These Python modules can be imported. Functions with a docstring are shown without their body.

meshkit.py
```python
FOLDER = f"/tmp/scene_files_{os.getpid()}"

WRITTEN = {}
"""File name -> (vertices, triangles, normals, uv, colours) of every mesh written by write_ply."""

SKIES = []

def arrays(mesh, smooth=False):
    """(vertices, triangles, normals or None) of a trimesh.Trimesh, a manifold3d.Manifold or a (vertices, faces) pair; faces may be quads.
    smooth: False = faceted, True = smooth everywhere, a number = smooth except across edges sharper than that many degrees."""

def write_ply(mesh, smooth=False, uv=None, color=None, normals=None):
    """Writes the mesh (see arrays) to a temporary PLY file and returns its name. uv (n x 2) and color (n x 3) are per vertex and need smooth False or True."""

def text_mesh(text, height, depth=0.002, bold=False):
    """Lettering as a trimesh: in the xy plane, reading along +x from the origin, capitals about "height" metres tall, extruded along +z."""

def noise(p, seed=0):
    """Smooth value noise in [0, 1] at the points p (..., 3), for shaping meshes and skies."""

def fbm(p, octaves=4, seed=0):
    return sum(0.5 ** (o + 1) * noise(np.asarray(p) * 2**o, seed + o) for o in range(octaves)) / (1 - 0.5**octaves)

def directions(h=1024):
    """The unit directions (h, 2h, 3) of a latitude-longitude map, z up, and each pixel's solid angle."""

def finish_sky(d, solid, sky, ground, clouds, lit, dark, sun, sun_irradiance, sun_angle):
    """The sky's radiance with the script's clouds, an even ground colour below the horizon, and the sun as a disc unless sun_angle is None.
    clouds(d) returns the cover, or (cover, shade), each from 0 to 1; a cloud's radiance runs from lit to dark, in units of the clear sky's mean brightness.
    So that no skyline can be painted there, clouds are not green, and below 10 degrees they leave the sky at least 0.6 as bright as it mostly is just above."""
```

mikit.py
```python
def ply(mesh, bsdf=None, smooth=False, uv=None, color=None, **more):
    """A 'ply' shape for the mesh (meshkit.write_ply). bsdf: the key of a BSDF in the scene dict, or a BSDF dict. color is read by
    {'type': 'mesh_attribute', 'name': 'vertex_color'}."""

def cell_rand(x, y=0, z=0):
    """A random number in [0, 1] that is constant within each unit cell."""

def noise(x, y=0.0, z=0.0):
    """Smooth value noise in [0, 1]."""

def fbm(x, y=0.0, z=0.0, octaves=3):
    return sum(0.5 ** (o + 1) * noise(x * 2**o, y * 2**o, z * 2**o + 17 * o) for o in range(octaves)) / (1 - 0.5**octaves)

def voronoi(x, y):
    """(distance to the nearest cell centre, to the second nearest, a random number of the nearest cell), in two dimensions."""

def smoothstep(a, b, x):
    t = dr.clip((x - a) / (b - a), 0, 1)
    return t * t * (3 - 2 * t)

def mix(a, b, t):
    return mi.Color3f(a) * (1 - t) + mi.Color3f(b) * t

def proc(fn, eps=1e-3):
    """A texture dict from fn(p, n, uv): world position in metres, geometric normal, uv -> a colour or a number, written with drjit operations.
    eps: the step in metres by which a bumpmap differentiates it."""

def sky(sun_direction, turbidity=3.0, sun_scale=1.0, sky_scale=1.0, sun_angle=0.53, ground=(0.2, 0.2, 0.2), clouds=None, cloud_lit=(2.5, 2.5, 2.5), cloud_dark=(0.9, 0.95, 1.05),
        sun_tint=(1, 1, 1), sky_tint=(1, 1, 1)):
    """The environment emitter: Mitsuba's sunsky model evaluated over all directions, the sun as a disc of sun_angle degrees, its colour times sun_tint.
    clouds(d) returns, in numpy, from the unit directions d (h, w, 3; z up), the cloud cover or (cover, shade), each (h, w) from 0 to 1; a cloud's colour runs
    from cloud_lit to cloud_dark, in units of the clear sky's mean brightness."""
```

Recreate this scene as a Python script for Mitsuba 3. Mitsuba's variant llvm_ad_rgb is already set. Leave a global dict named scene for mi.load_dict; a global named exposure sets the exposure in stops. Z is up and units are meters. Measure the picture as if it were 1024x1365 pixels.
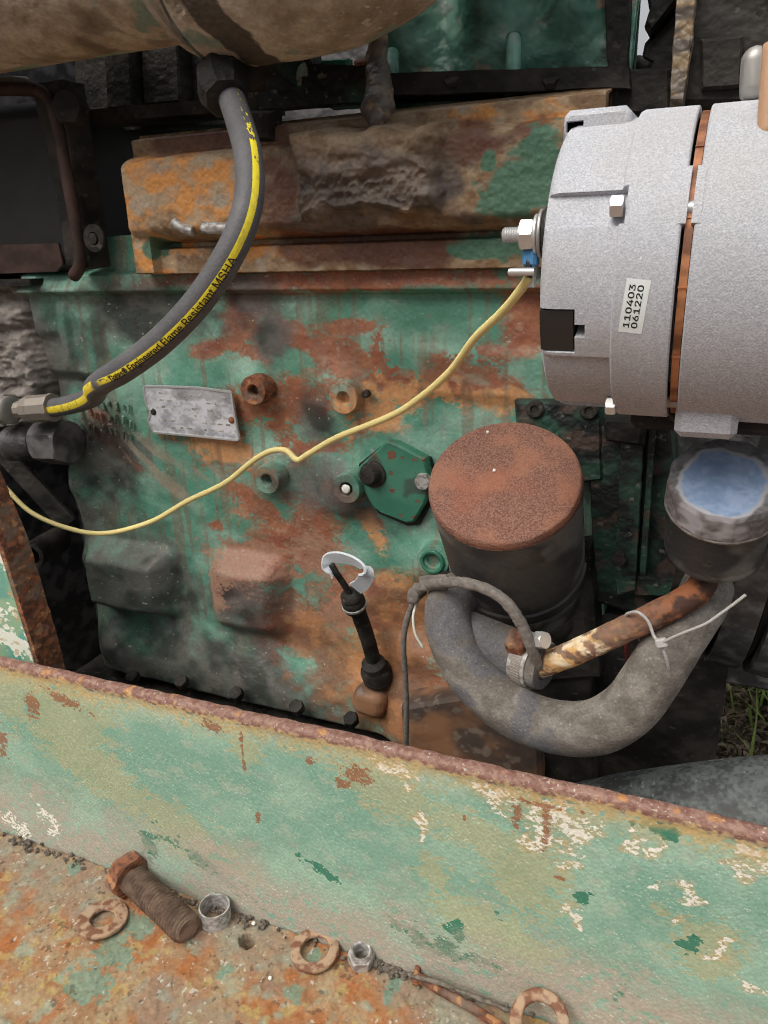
import math, random
import numpy as np, trimesh, mitsuba as mi, drjit as dr, mikit, meshkit
import manifold3d as m3
from mikit import proc, noise, fbm, voronoi, smoothstep, mix, ply
from shapely.geometry import Polygon, Point
M3, CS = m3.Manifold, m3.CrossSection
R = np.random.default_rng(7)
random.seed(7)
scene, labels = {}, {}
# ------------------------------------------------------------------ camera, sky, exposure
PSI, THE, ROL = math.radians(24.0), math.radians(20.0), math.radians(2.0)
fw = np.array([-math.sin(PSI) * math.cos(THE), math.cos(PSI) * math.cos(THE), -math.sin(THE)])
r0 = np.array([math.cos(PSI), math.sin(PSI), 0.0])
u0 = np.array([-math.sin(PSI) * math.sin(THE), math.cos(PSI) * math.sin(THE), math.cos(THE)])
rt, up = r0 * math.cos(ROL) - u0 * math.sin(ROL), r0 * math.sin(ROL) + u0 * math.cos(ROL)
CAM = -0.60 * fw
scene['camera'] = {'type': 'perspective', 'fov': math.degrees(2 * math.atan(0.512)), 'fov_axis': 'x', 'near_clip': 0.02, 'far_clip': 500.0,
    'to_world': mi.ScalarTransform4f().look_at(origin=CAM.tolist(), target=(CAM + fw).tolist(), up=up.tolist())}
scene['sky'] = mikit.sky([-0.26, -0.56, 0.79], turbidity=3, sun_scale=0.40, sun_angle=44, sun_tint=(.86, .98, 1.16), clouds=lambda d: (np.ones(d.shape[:2]), 1 - np.clip(d[..., 2], 0, 1)),   # overcast: three times brighter overhead than at the horizon
    
    cloud_lit=(1.5, 1.54, 1.60), cloud_dark=(.6, .62, .64), ground=(0.18, 0.17, 0.15))
exposure = 2.7
# ------------------------------------------------------------------ measuring: a point on a plane of the place
def ray(px, py): return fw + rt * (px - 512) / 1000 + up * (682.5 - py) / 1000
def at(px, py, y=0.0):
    d = ray(px, py); return CAM + d * ((y - CAM[1]) / d[1])
def atz(px, py, z):
    d = ray(px, py); return CAM + d * ((z - CAM[2]) / d[2])
def atd(px, py, dep): return CAM + ray(px, py) * dep
def px_size(px, py, y): return np.dot(at(px, py, y) - CAM, fw) / 1000      # metres per photo pixel there
# ------------------------------------------------------------------ scene helpers
taken = {}
def num(name):
    n = taken.get(name, 0); taken[name] = n + 1
    return name if n == 0 else f'{name}_{n:03d}'
def thing(name, label, cat, group=None):
    k = num(name); labels[k] = {'label': label, 'category': cat}
    if group: labels[k]['group'] = group
    return k
def part(parent, name, mesh, mat, smooth=35, label=None, **kw):
    k = num(f'{parent}__{name}')
    scene[k] = ply(mesh, 'paint_' + mat, smooth, **kw)
    if label: labels[k] = {'label': label}
    return k
def single(name, mesh, mat, label, cat, smooth=35, group=None, **kw):
    k = thing(name, label, cat, group); scene[k] = ply(mesh, 'paint_' + mat, smooth, **kw); return k
# ------------------------------------------------------------------ geometry helpers
def tm(m):
    if isinstance(m, trimesh.Trimesh): return m
    k = m.to_mesh(); return trimesh.Trimesh(np.array(k.vert_properties[:, :3]), np.array(k.tri_verts), process=False)
def cat(*ms): return trimesh.util.concatenate([tm(m) for m in ms])
def unit(v): v = np.asarray(v, float); return v / np.linalg.norm(v)
def frame(o, z, xh=(1, 0, 0)):
    """4x4: local z along z, local x near xh"""
    z = unit(z); x = np.asarray(xh, float) - z * np.dot(xh, z)
    if np.linalg.norm(x) < 1e-6: x = np.array([0, 0, 1.0]) - z * z[2]
    x = unit(x); y = np.cross(z, x); m = np.eye(4); m[:3, 0], m[:3, 1], m[:3, 2], m[:3, 3] = x, y, z, o
    return m
def put(m, T): m = tm(m).copy(); m.apply_transform(T); return m
def rbox(sx, sy, sz, b=0.001):
    """chamfered box centred at the origin"""
    b = min(b, sx * .45, sy * .45, sz * .45); p = []
    for a, c, e in np.ndindex(2, 2, 2):
        s = np.array([a, c, e]) * 2 - 1; h = np.array([sx, sy, sz]) / 2
        for k in range(3):
            q = h.copy(); q -= b; q[k] += b; p.append(s * q)
    return M3.hull_points(np.array(p))
def sbox(sx, sy, sz, r, n=12):
    """box with ball-rounded edges"""
    return M3.batch_hull([M3.sphere(r, n).translate([a * (sx / 2 - r), c * (sy / 2 - r), e * (sz / 2 - r)]) for a in (-1, 1) for c in (-1, 1) for e in (-1, 1)])
def bxyz(lo, hi, b=0.001):
    lo, hi = np.minimum(lo, hi), np.maximum(lo, hi)
    return put(rbox(*(hi - lo), b), trimesh.transformations.translation_matrix((lo + hi) / 2))
WALL = np.array([[1, 0, 0, 0], [0, 0, -1, 0], [0, 1, 0, 0], [0, 0, 0, 1.0]])
def prism(poly, t, b=0.0, T=np.eye(4)):
    """extruded polygon (local z from 0 to t), chamfered by b on the far face"""
    g = poly if isinstance(poly, Polygon) else Polygon(poly)
    if not g.exterior.is_ccw: g = Polygon(list(g.exterior.coords)[::-1], [list(i.coords) for i in g.interiors])
    def ex(gg, h):
        return trimesh.creation.extrude_polygon(gg, h, engine='earcut')
    if b <= 0: return put(ex(g, t), T)
    c = np.array(g.centroid.coords[0]); hb = M3.extrude(CS([np.array(g.exterior.coords)[:-1] - c]), t - b)
    e = np.array(g.exterior.coords)[:-1] - c; r = np.linalg.norm(e, axis=1).mean()
    top = M3.extrude(CS([e]), b, 0, 0.0, (1 - b / r, 1 - b / r)).translate([0, 0, t - b])
    m = hb + top
    for i in g.interiors: m = m - M3.extrude(CS([np.array(i.coords)[:-1][::-1] - c]) if Polygon(i.coords).exterior.is_ccw is False else CS([np.array(i.coords)[:-1] - c]), t * 3).translate([0, 0, -t])
    return put(put(m, trimesh.transformations.translation_matrix([c[0], c[1], 0])), T)
def wall_prism(pts, y, t, b=0.0):
    """polygon given at the plane y (pixels measured there), standing out by t towards the viewer"""
    q = [at(a, c, y) for a, c in pts]; T = WALL.copy(); T[1, 3] = y + 0.0
    return prism([(p[0], p[2]) for p in q], t, b, T)
def lathe(prof, n=40, T=np.eye(4), caps=True):
    """profile [(r, z)...] turned about local z"""
    a = np.linspace(0, 2 * np.pi, n, endpoint=False); v, f = [], []
    for r, z in prof: v += [(r * math.cos(t), r * math.sin(t), z) for t in a]
    for i in range(len(prof) - 1):
        for j in range(n):
            k = (j + 1) % n; A, B, C, D = i * n + j, i * n + k, (i + 1) * n + k, (i + 1) * n + j
            f += [(A, B, C), (A, C, D)]
    v = list(v)
    if caps:
        for i, fl in ((0, True), (len(prof) - 1, False)):
            if prof[i][0] > 1e-9:
                c = len(v); v.append((0, 0, prof[i][1]))
                for j in range(n):
                    k = (j + 1) % n; f.append((c, i * n + k, i * n + j) if fl else (c, i * n + j, i * n + k))
    return put(trimesh.Trimesh(np.array(v), np.array(f), process=False), T)
def cr(pts, n=12):
    """Catmull-Rom through points (any width)"""
    p = np.array(pts, float); p = np.vstack([2 * p[0] - p[1], p, 2 * p[-1] - p[-2]]); o = []
    for i in range(1, len(p) - 2):
        for t in np.linspace(0, 1, n, endpoint=False):
            a, b, c, d = p[i - 1:i + 3]
            o.append(.5 * (2 * b + (c - a) * t + (2 * a - 5 * b + 4 * c - d) * t * t + (3 * b - a - 3 * c + d) * t ** 3))
    o.append(p[-2]); return np.array(o)
def resample(P, step):
    s = np.r_[0, np.cumsum(np.linalg.norm(np.diff(P[:, :3], axis=0), axis=1))]; n = max(4, int(s[-1] / step))
    q = np.linspace(0, s[-1], n); return np.stack([np.interp(q, s, P[:, k]) for k in range(P.shape[1])], 1)
def frames(P, ref=None):
    T = np.gradient(P, axis=0); T /= np.linalg.norm(T, axis=1, keepdims=True); Ns = []
    if ref is not None:
        for t in T: Ns.append(unit(np.asarray(ref) - t * np.dot(ref, t)))
    else:
        n = unit(np.cross(T[0], [0.13, 0.4, 1.0]))
        for t in T: n = unit(n - t * np.dot(n, t)); Ns.append(n)
    N = np.array(Ns); return T, N, np.cross(T, N)
def tube(P, rad, n=20, ref=None, bump=0.0, bfreq=150, flat=None, seed=0):
    """closed tube along P (k,3); rad scalar or (k,)"""
    P = np.asarray(P, float); k = len(P); rad = np.broadcast_to(rad, k).astype(float)
    T, N, B = frames(P, ref); a = np.linspace(0, 2 * np.pi, n, endpoint=False)
    dirs = np.cos(a)[None, :, None] * N[:, None] + np.sin(a)[None, :, None] * B[:, None] * (flat or 1.0)
    v = P[:, None] + dirs * rad[:, None, None]
    if bump: v = v + dirs * ((meshkit.fbm(v * bfreq, 3, seed) - .5) * 2 * bump)[..., None]
    v = np.vstack([v.reshape(-1, 3), P[:1], P[-1:]]); f = []
    i = np.arange(k - 1)[:, None] * n; j = np.arange(n)[None]; jn = (j + 1) % n
    A, Bq, C, D = i + j, i + jn, i + n + jn, i + n + j
    f = np.vstack([np.stack([A, Bq, C], -1).reshape(-1, 3), np.stack([A, C, D], -1).reshape(-1, 3)])
    c0, c1 = k * n, k * n + 1; j = np.arange(n)
    f = np.vstack([f, np.stack([j * 0 + c0, (j + 1) % n, j], 1), np.stack([j * 0 + c1, (k - 1) * n + j, (k - 1) * n + (j + 1) % n], 1)])
    return trimesh.Trimesh(v, f, process=False)
def tube_uv(P, rad, n, ref):
    """open tube with uv = (metres along, angle): for printed hoses; the seam lies at the back"""
    T, N, B = frames(P, ref); a = np.linspace(-np.pi, np.pi, n + 1); k = len(P)
    v = P[:, None] + rad * (np.cos(a)[None, :, None] * N[:, None] + np.sin(a)[None, :, None] * B[:, None])
    s = np.r_[0, np.cumsum(np.linalg.norm(np.diff(P, axis=0), axis=1))]
    uv = np.stack(np.meshgrid(s, a, indexing='ij'), -1).reshape(-1, 2)
    i = np.arange(k - 1)[:, None] * (n + 1); j = np.arange(n)[None]
    A, Bq, C, D = i + j, i + j + 1, i + n + 2 + j, i + n + 1 + j
    f = np.vstack([np.stack([A, Bq, C], -1).reshape(-1, 3), np.stack([A, C, D], -1).reshape(-1, 3)])
    return trimesh.Trimesh(v.reshape(-1, 3), f, process=False), uv, (s, T, N, B)
def hexnut(af, h, hole=0.0, cham=0.12):
    rr = af / math.sqrt(3); e = [(rr * math.cos(i * math.pi / 3), rr * math.sin(i * math.pi / 3)) for i in range(6)]
    m = M3.extrude(CS([np.array(e)]), h)
    c = M3.revolve(CS([np.array([(0, 0), (af * .5 * 1.03, 0), (af * .5 * 1.16, h * cham), (af * .5 * 1.16, h * (1 - cham)), (af * .5 * 1.0, h), (0, h)])]), 32)
    m = m ^ c
    if hole: m = m - M3.cylinder(h * 3, hole, hole, 28).translate([0, 0, -h])
    return m
def washer(ro, ri, h, T, wob=0.0):
    b = h * .25
    m = lathe([(ri, b), (ri + b, 0), (ro - b, 0), (ro, b), (ro, h - b), (ro - b, h), (ri + b, h), (ri, h - b), (ri, b)], 44, np.eye(4), caps=False)
    if wob: m.vertices += (meshkit.fbm(m.vertices * 300, 2, 3)[:, None] - .5) * wob
    return put(m, T)
def rough(m, amp, freq, seed=0, sub=None):
    """push vertices along normals with noise"""
    m = tm(m)
    m = trimesh.Trimesh(m.vertices, m.faces, process=True)
    if sub:
        v, f = trimesh.remesh.subdivide_to_size(m.vertices, m.faces, sub, max_iter=14); m = trimesh.Trimesh(v, f, process=True)
    n = m.vertex_normals; m.vertices = m.vertices + n * ((meshkit.fbm(m.vertices * freq, 3, seed) - .5) * 2 * amp)[:, None]
    return m
def grid(x0, x1, z0, z1, step, h, back):
    """closed slab facing -y: front at y = -h(x, z), back at y = back"""
    nx, nz = int((x1 - x0) / step) + 1, int((z1 - z0) / step) + 1
    X, Z = np.meshgrid(np.linspace(x0, x1, nx), np.linspace(z0, z1, nz), indexing='ij')
    v = np.stack([X, -h(X, Z), Z], -1).reshape(-1, 3)
    i, j = np.meshgrid(np.arange(nx - 1), np.arange(nz - 1), indexing='ij'); a = (i * nz + j).ravel()
    f = np.vstack([np.stack([a, a + nz, a + nz + 1], 1), np.stack([a, a + nz + 1, a + 1], 1)])
    ring = np.r_[np.arange(nx) * nz, (nx - 1) * nz + np.arange(1, nz), (np.arange(nx - 2, -1, -1)) * nz + nz - 1, np.arange(nz - 2, 0, -1)]
    bv = v[ring].copy(); bv[:, 1] = back; k = len(v); n = len(ring); v = np.vstack([v, bv, [[(x0 + x1) / 2, back, (z0 + z1) / 2]]])
    q = np.arange(n); qn = (q + 1) % n
    f = np.vstack([f, np.stack([ring[q], k + q, k + qn], 1), np.stack([ring[q], k + qn, ring[qn]], 1), np.stack([k + q, q * 0 + k + n, k + qn], 1)])
    return trimesh.Trimesh(v, f, process=False)
sstep = lambda a, b, x: (lambda t: t * t * (3 - 2 * t))(np.clip((x - a) / (b - a), 0, 1))
# ------------------------------------------------------------------ materials
def N(p, f, o=3, s=0.0): return fbm(p.x * f + s, p.y * f + s * 1.7 + 3, p.z * f + s * .3 + 9, o)
def blobs(u, v, bl):
    """1 in the middle of any ellipse, 0 at its rim, negative outside"""
    m = mi.Float(-2.0)
    for cu, cv, a, b, rot in bl:
        c, s = math.cos(rot), math.sin(rot); du, dv = u - cu, v - cv
        d = dr.sqrt(dr.square((du * c + dv * s) / a) + dr.square((dv * c - du * s) / b)); m = dr.maximum(m, 1 - d)
    return m
def patch(m, n, k=1.0, amp=2.4, w=.10, hi=None): return smoothstep(-w, w, m * k + (n - .5) * amp + ((hi - .5) * 1.6 if hi is not None else 0))
def PB(lst, y=0.0, ax='xz'):
    """stain positions: (photo x, y, half width, half height, tilt deg) measured on the plane y (or z for 'xy')"""
    o = []
    for px, py, a, b, rot in lst:
        if ax == 'xz': p = at(px, py, y); q1 = at(px + 10, py, y); q2 = at(px, py + 10, y); o.append((p[0], p[2], a * abs(q1[0] - p[0]) / 10, b * abs(q2[2] - p[2]) / 10, math.radians(-rot)))
        else: p = atz(px, py, y); q1 = atz(px + 10, py, y); q2 = atz(px, py + 10, y); o.append((p[0], p[1], a * abs(q1[0] - p[0]) / 10, b * np.linalg.norm(q2 - p) / 10, math.radians(-rot)))
    return o
def mat(name, col, rough=0.6, spec=0.4, metal=0.0, bump=None, bs=0.001, eps=4e-4, **kw):
    c = proc(col) if callable(col) else ({'type': 'rgb', 'value': list(col)} if not isinstance(col, dict) else col)
    b = {'type': 'principled', 'base_color': c, 'roughness': rough, 'specular': spec, 'metallic': metal, **kw}
    if bump: b = {'type': 'bumpmap', 'arbitrary': proc(bump, eps), 'scale': bs, 'bsdf': b}
    scene['paint_' + name] = {'type': 'twosided', 'bsdf': b}
def b_fine(p, n, uv): return fbm(p.x * 900, p.y * 900, p.z * 900, 2)
def b_mid(p, n, uv): return fbm(p.x * 260, p.y * 260, p.z * 260, 3)
def b_tar(p, n, uv):
    a = fbm(p.x * 70 + 3, p.y * 70, p.z * 110, 3); return dr.abs(a - .5) * 2 + .3 * fbm(p.x * 420, p.y * 420, p.z * 420, 2)
GREEN, GREEN2, RUST, RUST2, ORANGE, GRIME_SHADE, DARK = (.095, .265, .190), (.23, .39, .31), (.27, .095, .055), (.35, .145, .08), (.60, .31, .14), (.115, .103, .098), (.035, .031, .030)

RB = PB([(450, 372, 240, 13, 0), (320, 420, 26, 66, 12), (285, 462, 42, 14, -10), (330, 470, 34, 18, 20), (400, 452, 30, 14, 30), (445, 472, 40, 22, 20), (520, 465, 22, 42, 0), (470, 436, 40, 9, -5), (640, 470, 70, 14, -8),
          (700, 430, 30, 60, 15), (345, 545, 60, 40, 10), (300, 590, 90, 34, 12), (270, 560, 34, 16, 5), (410, 545, 60, 44, 0), (400, 600, 60, 30, 0), (470, 560, 70, 34, -15), (560, 520, 80, 34, -10), (660, 520, 60, 24, 0),
          (420, 720, 44, 62, 0), (360, 730, 60, 44, -20), (330, 775, 44, 34, 0), (500, 705, 16, 38, -25), (470, 790, 60, 44, 0), (550, 790, 60, 34, 0), (520, 860, 110, 90, 0), (450, 650, 40, 20, 20), (600, 930, 120, 80, 0), (390, 830, 50, 40, 0), (350, 680, 50, 18, 30), (290, 700, 14, 10, 0), (130, 555, 20, 12, 20), (160, 600, 46, 9, 35)])
GB = PB([(500, 600, 26, 22, 0), (585, 560, 34, 24, 20), (345, 590, 18, 24, 0), (430, 570, 40, 18, -15), (285, 500, 60, 16, 0), (540, 455, 30, 40, 0), (620, 450, 40, 30, 0), (395, 480, 18, 10, 0), (570, 690, 50, 70, 0), (450, 620, 40, 18, -20)])
OB = PB([(520, 545, 100, 34, -12), (660, 540, 60, 20, 0), (300, 600, 60, 20, 10), (500, 710, 12, 34, -25), (560, 780, 60, 30, 0), (420, 640, 60, 12, 10), (600, 585, 16, 60, 30), (470, 880, 70, 70, 0)])
DB = PB([(50, 700, 90, 420, 4), (215, 420, 110, 46, 0), (330, 385, 40, 44, 0), (60, 480, 70, 120, 0), (170, 880, 130, 70, 8), (330, 905, 210, 64, 12), (200, 770, 80, 60, 0), (330, 795, 60, 50, 0), (140, 610, 60, 70, 0), (430, 650, 90, 36, 15), (700, 1010, 200, 70, 8), (420, 560, 30, 44, 0), (360, 455, 26, 40, 20)])  # oily grime; the lowest blobs also paint in shade behind the rail
def block_col(p, n, uv):
    big, mid, fine = N(p, 26, 4), N(p, 95, 4, 5.0), N(p, 520, 3, 2.0)
    c = mix(GREEN, GREEN2, smoothstep(.35, .75, N(p, 34, 3, 8.0)))
    c = mix(c, (.26, .30, .25), smoothstep(.58, .78, N(p, 60, 4, 31.0)) * .55)                        # chalked paint
    m = blobs(p.x, p.z, RB); g = blobs(p.x, p.z, GB)
    hi = N(p, 420, 4, 77.0); r = patch(m, .55 * big + .45 * mid, .9, 2.6, .34, .5 + (hi - .5) * .6) * (1 - patch(g, mid, .9, 2.2, .08, hi))
    rc = mix(RUST, RUST2, smoothstep(.35, .7, mid)); rc = mix(rc, ORANGE, patch(blobs(p.x, p.z, OB), mid, .9, 2.2, .25) * .9)
    rc = mix(rc, (.36, .27, .19), smoothstep(.6, .75, N(p, 150, 3, 14.0)) * .5)
    c = mix(c, rc, r)
    run = noise(p.x * 170, p.z * 9, 4.0) * .6 + .4 * noise(p.x * 420, p.z * 22, 7.0); c = mix(c, mix((.22, .10, .055), (.20, .15, .11), mid), smoothstep(.56, .74, run + (big - .5) * .5) * .5)
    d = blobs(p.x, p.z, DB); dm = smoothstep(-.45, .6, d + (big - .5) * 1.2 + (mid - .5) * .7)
    c = mix(c, mix(GRIME_SHADE, DARK, smoothstep(.38, .68, N(p, 40, 3, 21.0))), dm * .92)
    bz = smoothstep(-.25, .45, blobs(p.x, p.z, BZ) + (big - .5) * 1.6 + (mid - .5)); c = mix(c, mix((.17, .085, .05), (.36, .165, .075), smoothstep(.36, .64, N(p, 48, 4, 71.0))), bz * .85)
    c = mix(c, mix((.36, .15, .10), (.36, .23, .16), mid), patch(blobs(p.x, p.z, SZ), mid, .9, 2.6, .3, hi) * .75)
    st = noise(p.x * 90 + p.z * 120, p.z * 14 - p.x * 10, 3.0)                                                   # wiped streaks below the plate
    zone = smoothstep(0, .5, blobs(p.x, p.z, ST)); c = mix(c, (.30, .25, .19), zone * smoothstep(.52, .68, st) * .8)
    c = mix(c, (.42, .40, .35), smoothstep(.79, .83, N(p, 330, 2, 40.0)) * .5)
    return c * (.75 + .5 * fine)
BZ = PB([(540, 905, 80, 120, 0), (450, 860, 60, 90, 0), (610, 960, 70, 60, 0), (620, 1000, 100, 40, 0)])
SZ = PB([(325, 745, 44, 26, 0), (300, 770, 14, 40, 0), (415, 745, 26, 34, 0), (450, 810, 26, 34, 20)])
ST = PB([(215, 625, 70, 34, 35), (300, 640, 60, 20, 20), (640, 505, 50, 10, 0)])
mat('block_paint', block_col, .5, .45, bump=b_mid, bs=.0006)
CB = PB([(240, 260, 90, 60, 0), (300, 330, 110, 22, 0), (200, 330, 24, 40, 0), (640, 150, 110, 18, 0)], -.035)
CG = PB([(700, 245, 60, 44, -30), (655, 215, 10, 14, 0), (660, 330, 70, 18, 0), (720, 210, 30, 40, 0), (200, 330, 14, 14, 0)], -.035)
CD = PB([(470, 330, 150, 26, 0), (640, 185, 70, 34, 0), (380, 250, 40, 60, 0), (430, 180, 80, 40, 0), (280, 182, 100, 18, 0)], -.035)
def cover_col(p, n, uv):
    big, mid, fine = N(p, 40, 4, 3.0), N(p, 120, 4, 6.0), N(p, 520, 3, 2.0)
    c = mix((.20, .12, .065), (.30, .21, .13), smoothstep(.35, .65, mid))
    o = patch(blobs(p.x, p.z, CB), big, .9, 2.6, .25); c = mix(c, mix((.60, .27, .085), (.42, .30, .19), smoothstep(.42, .62, N(p, 70, 4, 18.0))), o)
    c = mix(c, (.34, .30, .25), smoothstep(.56, .74, N(p, 85, 4, 27.0)) * .7)
    c = mix(c, (.105, .042, .03), patch(blobs(p.x, p.z, CD), big, .9, 2.6, .25) * .85)
    c = mix(c, (.055, .155, .105), patch(blobs(p.x, p.z, CG), .6 * mid + .4 * big, 1.1, 2.6, .2) * .9)
    ws = (N(p, 45, 3, 8.0) - .5) * .05; eu = dr.minimum(p.x - TU0, TU1 - p.x) + ws; ev = p.z - TV0 + ws
    tm_ = smoothstep(-.004, .010, dr.minimum(eu, ev)); up_ = smoothstep(-.006, .014, p.z - TARZ + ws * .6)
    tc = mix((.085, .070, .064), (.18, .145, .125), smoothstep(.42, .68, N(p, 60, 4, 2.0))); tc = mix(tc, mix((.20, .135, .08), (.30, .22, .145), smoothstep(.4, .62, N(p, 90, 4, 7.0))), up_ * .85); c = mix(c, tc, tm_ * .92)
    return c * (.7 + .6 * fine)
TU0, TU1, TV0, TV1, TARZ = (float(q) for q in (at(378, 300, -.045)[0], at(612, 300, -.045)[0], at(480, 302, -.045)[2], .31, at(470, 228, -.05)[2]))
mat('cover_rust', cover_col, .6, .35, bump=b_mid, bs=.0012)
def tar_col(p, n, uv):
    a = N(p, 60, 4, 2.0); c = mix((.115, .095, .085), (.22, .175, .135), smoothstep(.42, .68, a)); return mix(c, (.27, .19, .11), smoothstep(.5, .66, N(p, 130, 3, 7.0)) * smoothstep(TARZ, TARZ + .03, p.z))
mat('tar', tar_col, .45, .5, bump=b_tar, bs=.0025, eps=6e-4)
def dark_col(p, n, uv):
    a, b = N(p, 45, 4, 1.0), N(p, 240, 3, 4.0); c = mix((.016, .015, .014), (.045, .039, .035), smoothstep(.35, .7, a)); return mix(c, (.12, .105, .09), smoothstep(.66, .84, b) * .5)
mat('brown_cast', lambda p, n, uv: mix(mix((.07, .05, .042), (.24, .12, .065), smoothstep(.35, .65, N(p, 34, 4, 2.0))), (.22, .18, .15), smoothstep(.58, .72, N(p, 120, 3, 5.0)) * .5), .6, .4, bump=b_mid, bs=.0006)
mat('rag', lambda p, n, uv: mix((.15, .13, .12), (.28, .25, .23), smoothstep(.35, .65, N(p, 130, 4))) , .85, .2, bump=b_mid, bs=.001)
mat('greasy_grey', lambda p, n, uv: mix((.045, .042, .044), (.15, .14, .145), smoothstep(.35, .68, N(p, 60, 4))), .5, .5, bump=b_mid, bs=.001)
mat('dark_iron', dark_col, .65, .2, bump=b_mid, bs=.0012)
def dgreen_col(p, n, uv):
    a, b = N(p, 50, 4, 11.0), N(p, 200, 4, 4.0); c = mix((.016, .018, .017), (.034, .080, .058), smoothstep(.42, .66, a)); c = mix(c, (.09, .06, .05), smoothstep(.55, .7, N(p, 70, 3, 30.0)) * .8); return mix(c, (.24, .24, .2), smoothstep(.68, .8, b) * .6)
mat('dark_green', dgreen_col, .5, .35, bump=b_mid, bs=.0014)
def mani_col(p, n, uv):
    a, b = N(p, 30, 4, 5.0), N(p, 110, 4, 9.0); c = mix((.045, .14, .11), (.17, .35, .28), smoothstep(.35, .65, a)); c = mix(c, (.27, .34, .31), smoothstep(.54, .70, b * .6 + a * .4) * .8)
    c = mix(c, (.30, .25, .19), smoothstep(.66, .72, N(p, 42, 4, 33.0))); return mix(c, (.06, .05, .045), smoothstep(.58, .72, N(p, 60, 4, 17.0)) * .7)
mat('manifold_green', mani_col, .45, .5, bump=b_mid, bs=.001)
PDB = PB([(268, 30, 22, 70, -25)], -.13)
def pipe_col(p, n, uv):
    a, b, f = N(p, 18, 4, 5.0), N(p, 90, 4, 9.0), N(p, 600, 3); c = mix((.30, .235, .165), (.55, .485, .39), smoothstep(.36, .64, .6 * a + .4 * b))
    c = mix(c, (.13, .105, .085), smoothstep(.58, .74, N(p, 40, 4, 3.0)) * .6); c = mix(c, (.24, .32, .26), smoothstep(.62, .68, N(p, 26, 4, 51.0)))
    c = mix(c, (.62, .56, .45), smoothstep(.66, .72, N(p, 230, 3, 22.0)) * smoothstep(.5, .6, N(p, 26, 3, 42.0)) * .8); c = mix(c, (.060, .050, .042), patch(blobs(p.x, p.z, PDB), b, 1.0, 1.2, .12) * .9); return c * (.75 + .5 * f)
mat('pipe_band', lambda p, n, uv: mix((.30, .26, .21), (.48, .45, .40), smoothstep(.35, .6, N(p, 70, 4))), .55, .4, bump=b_mid, bs=.0008)
mat('pipe_dust', pipe_col, .65, .35, bump=b_mid, bs=.0014)
RY = -.17
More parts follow.
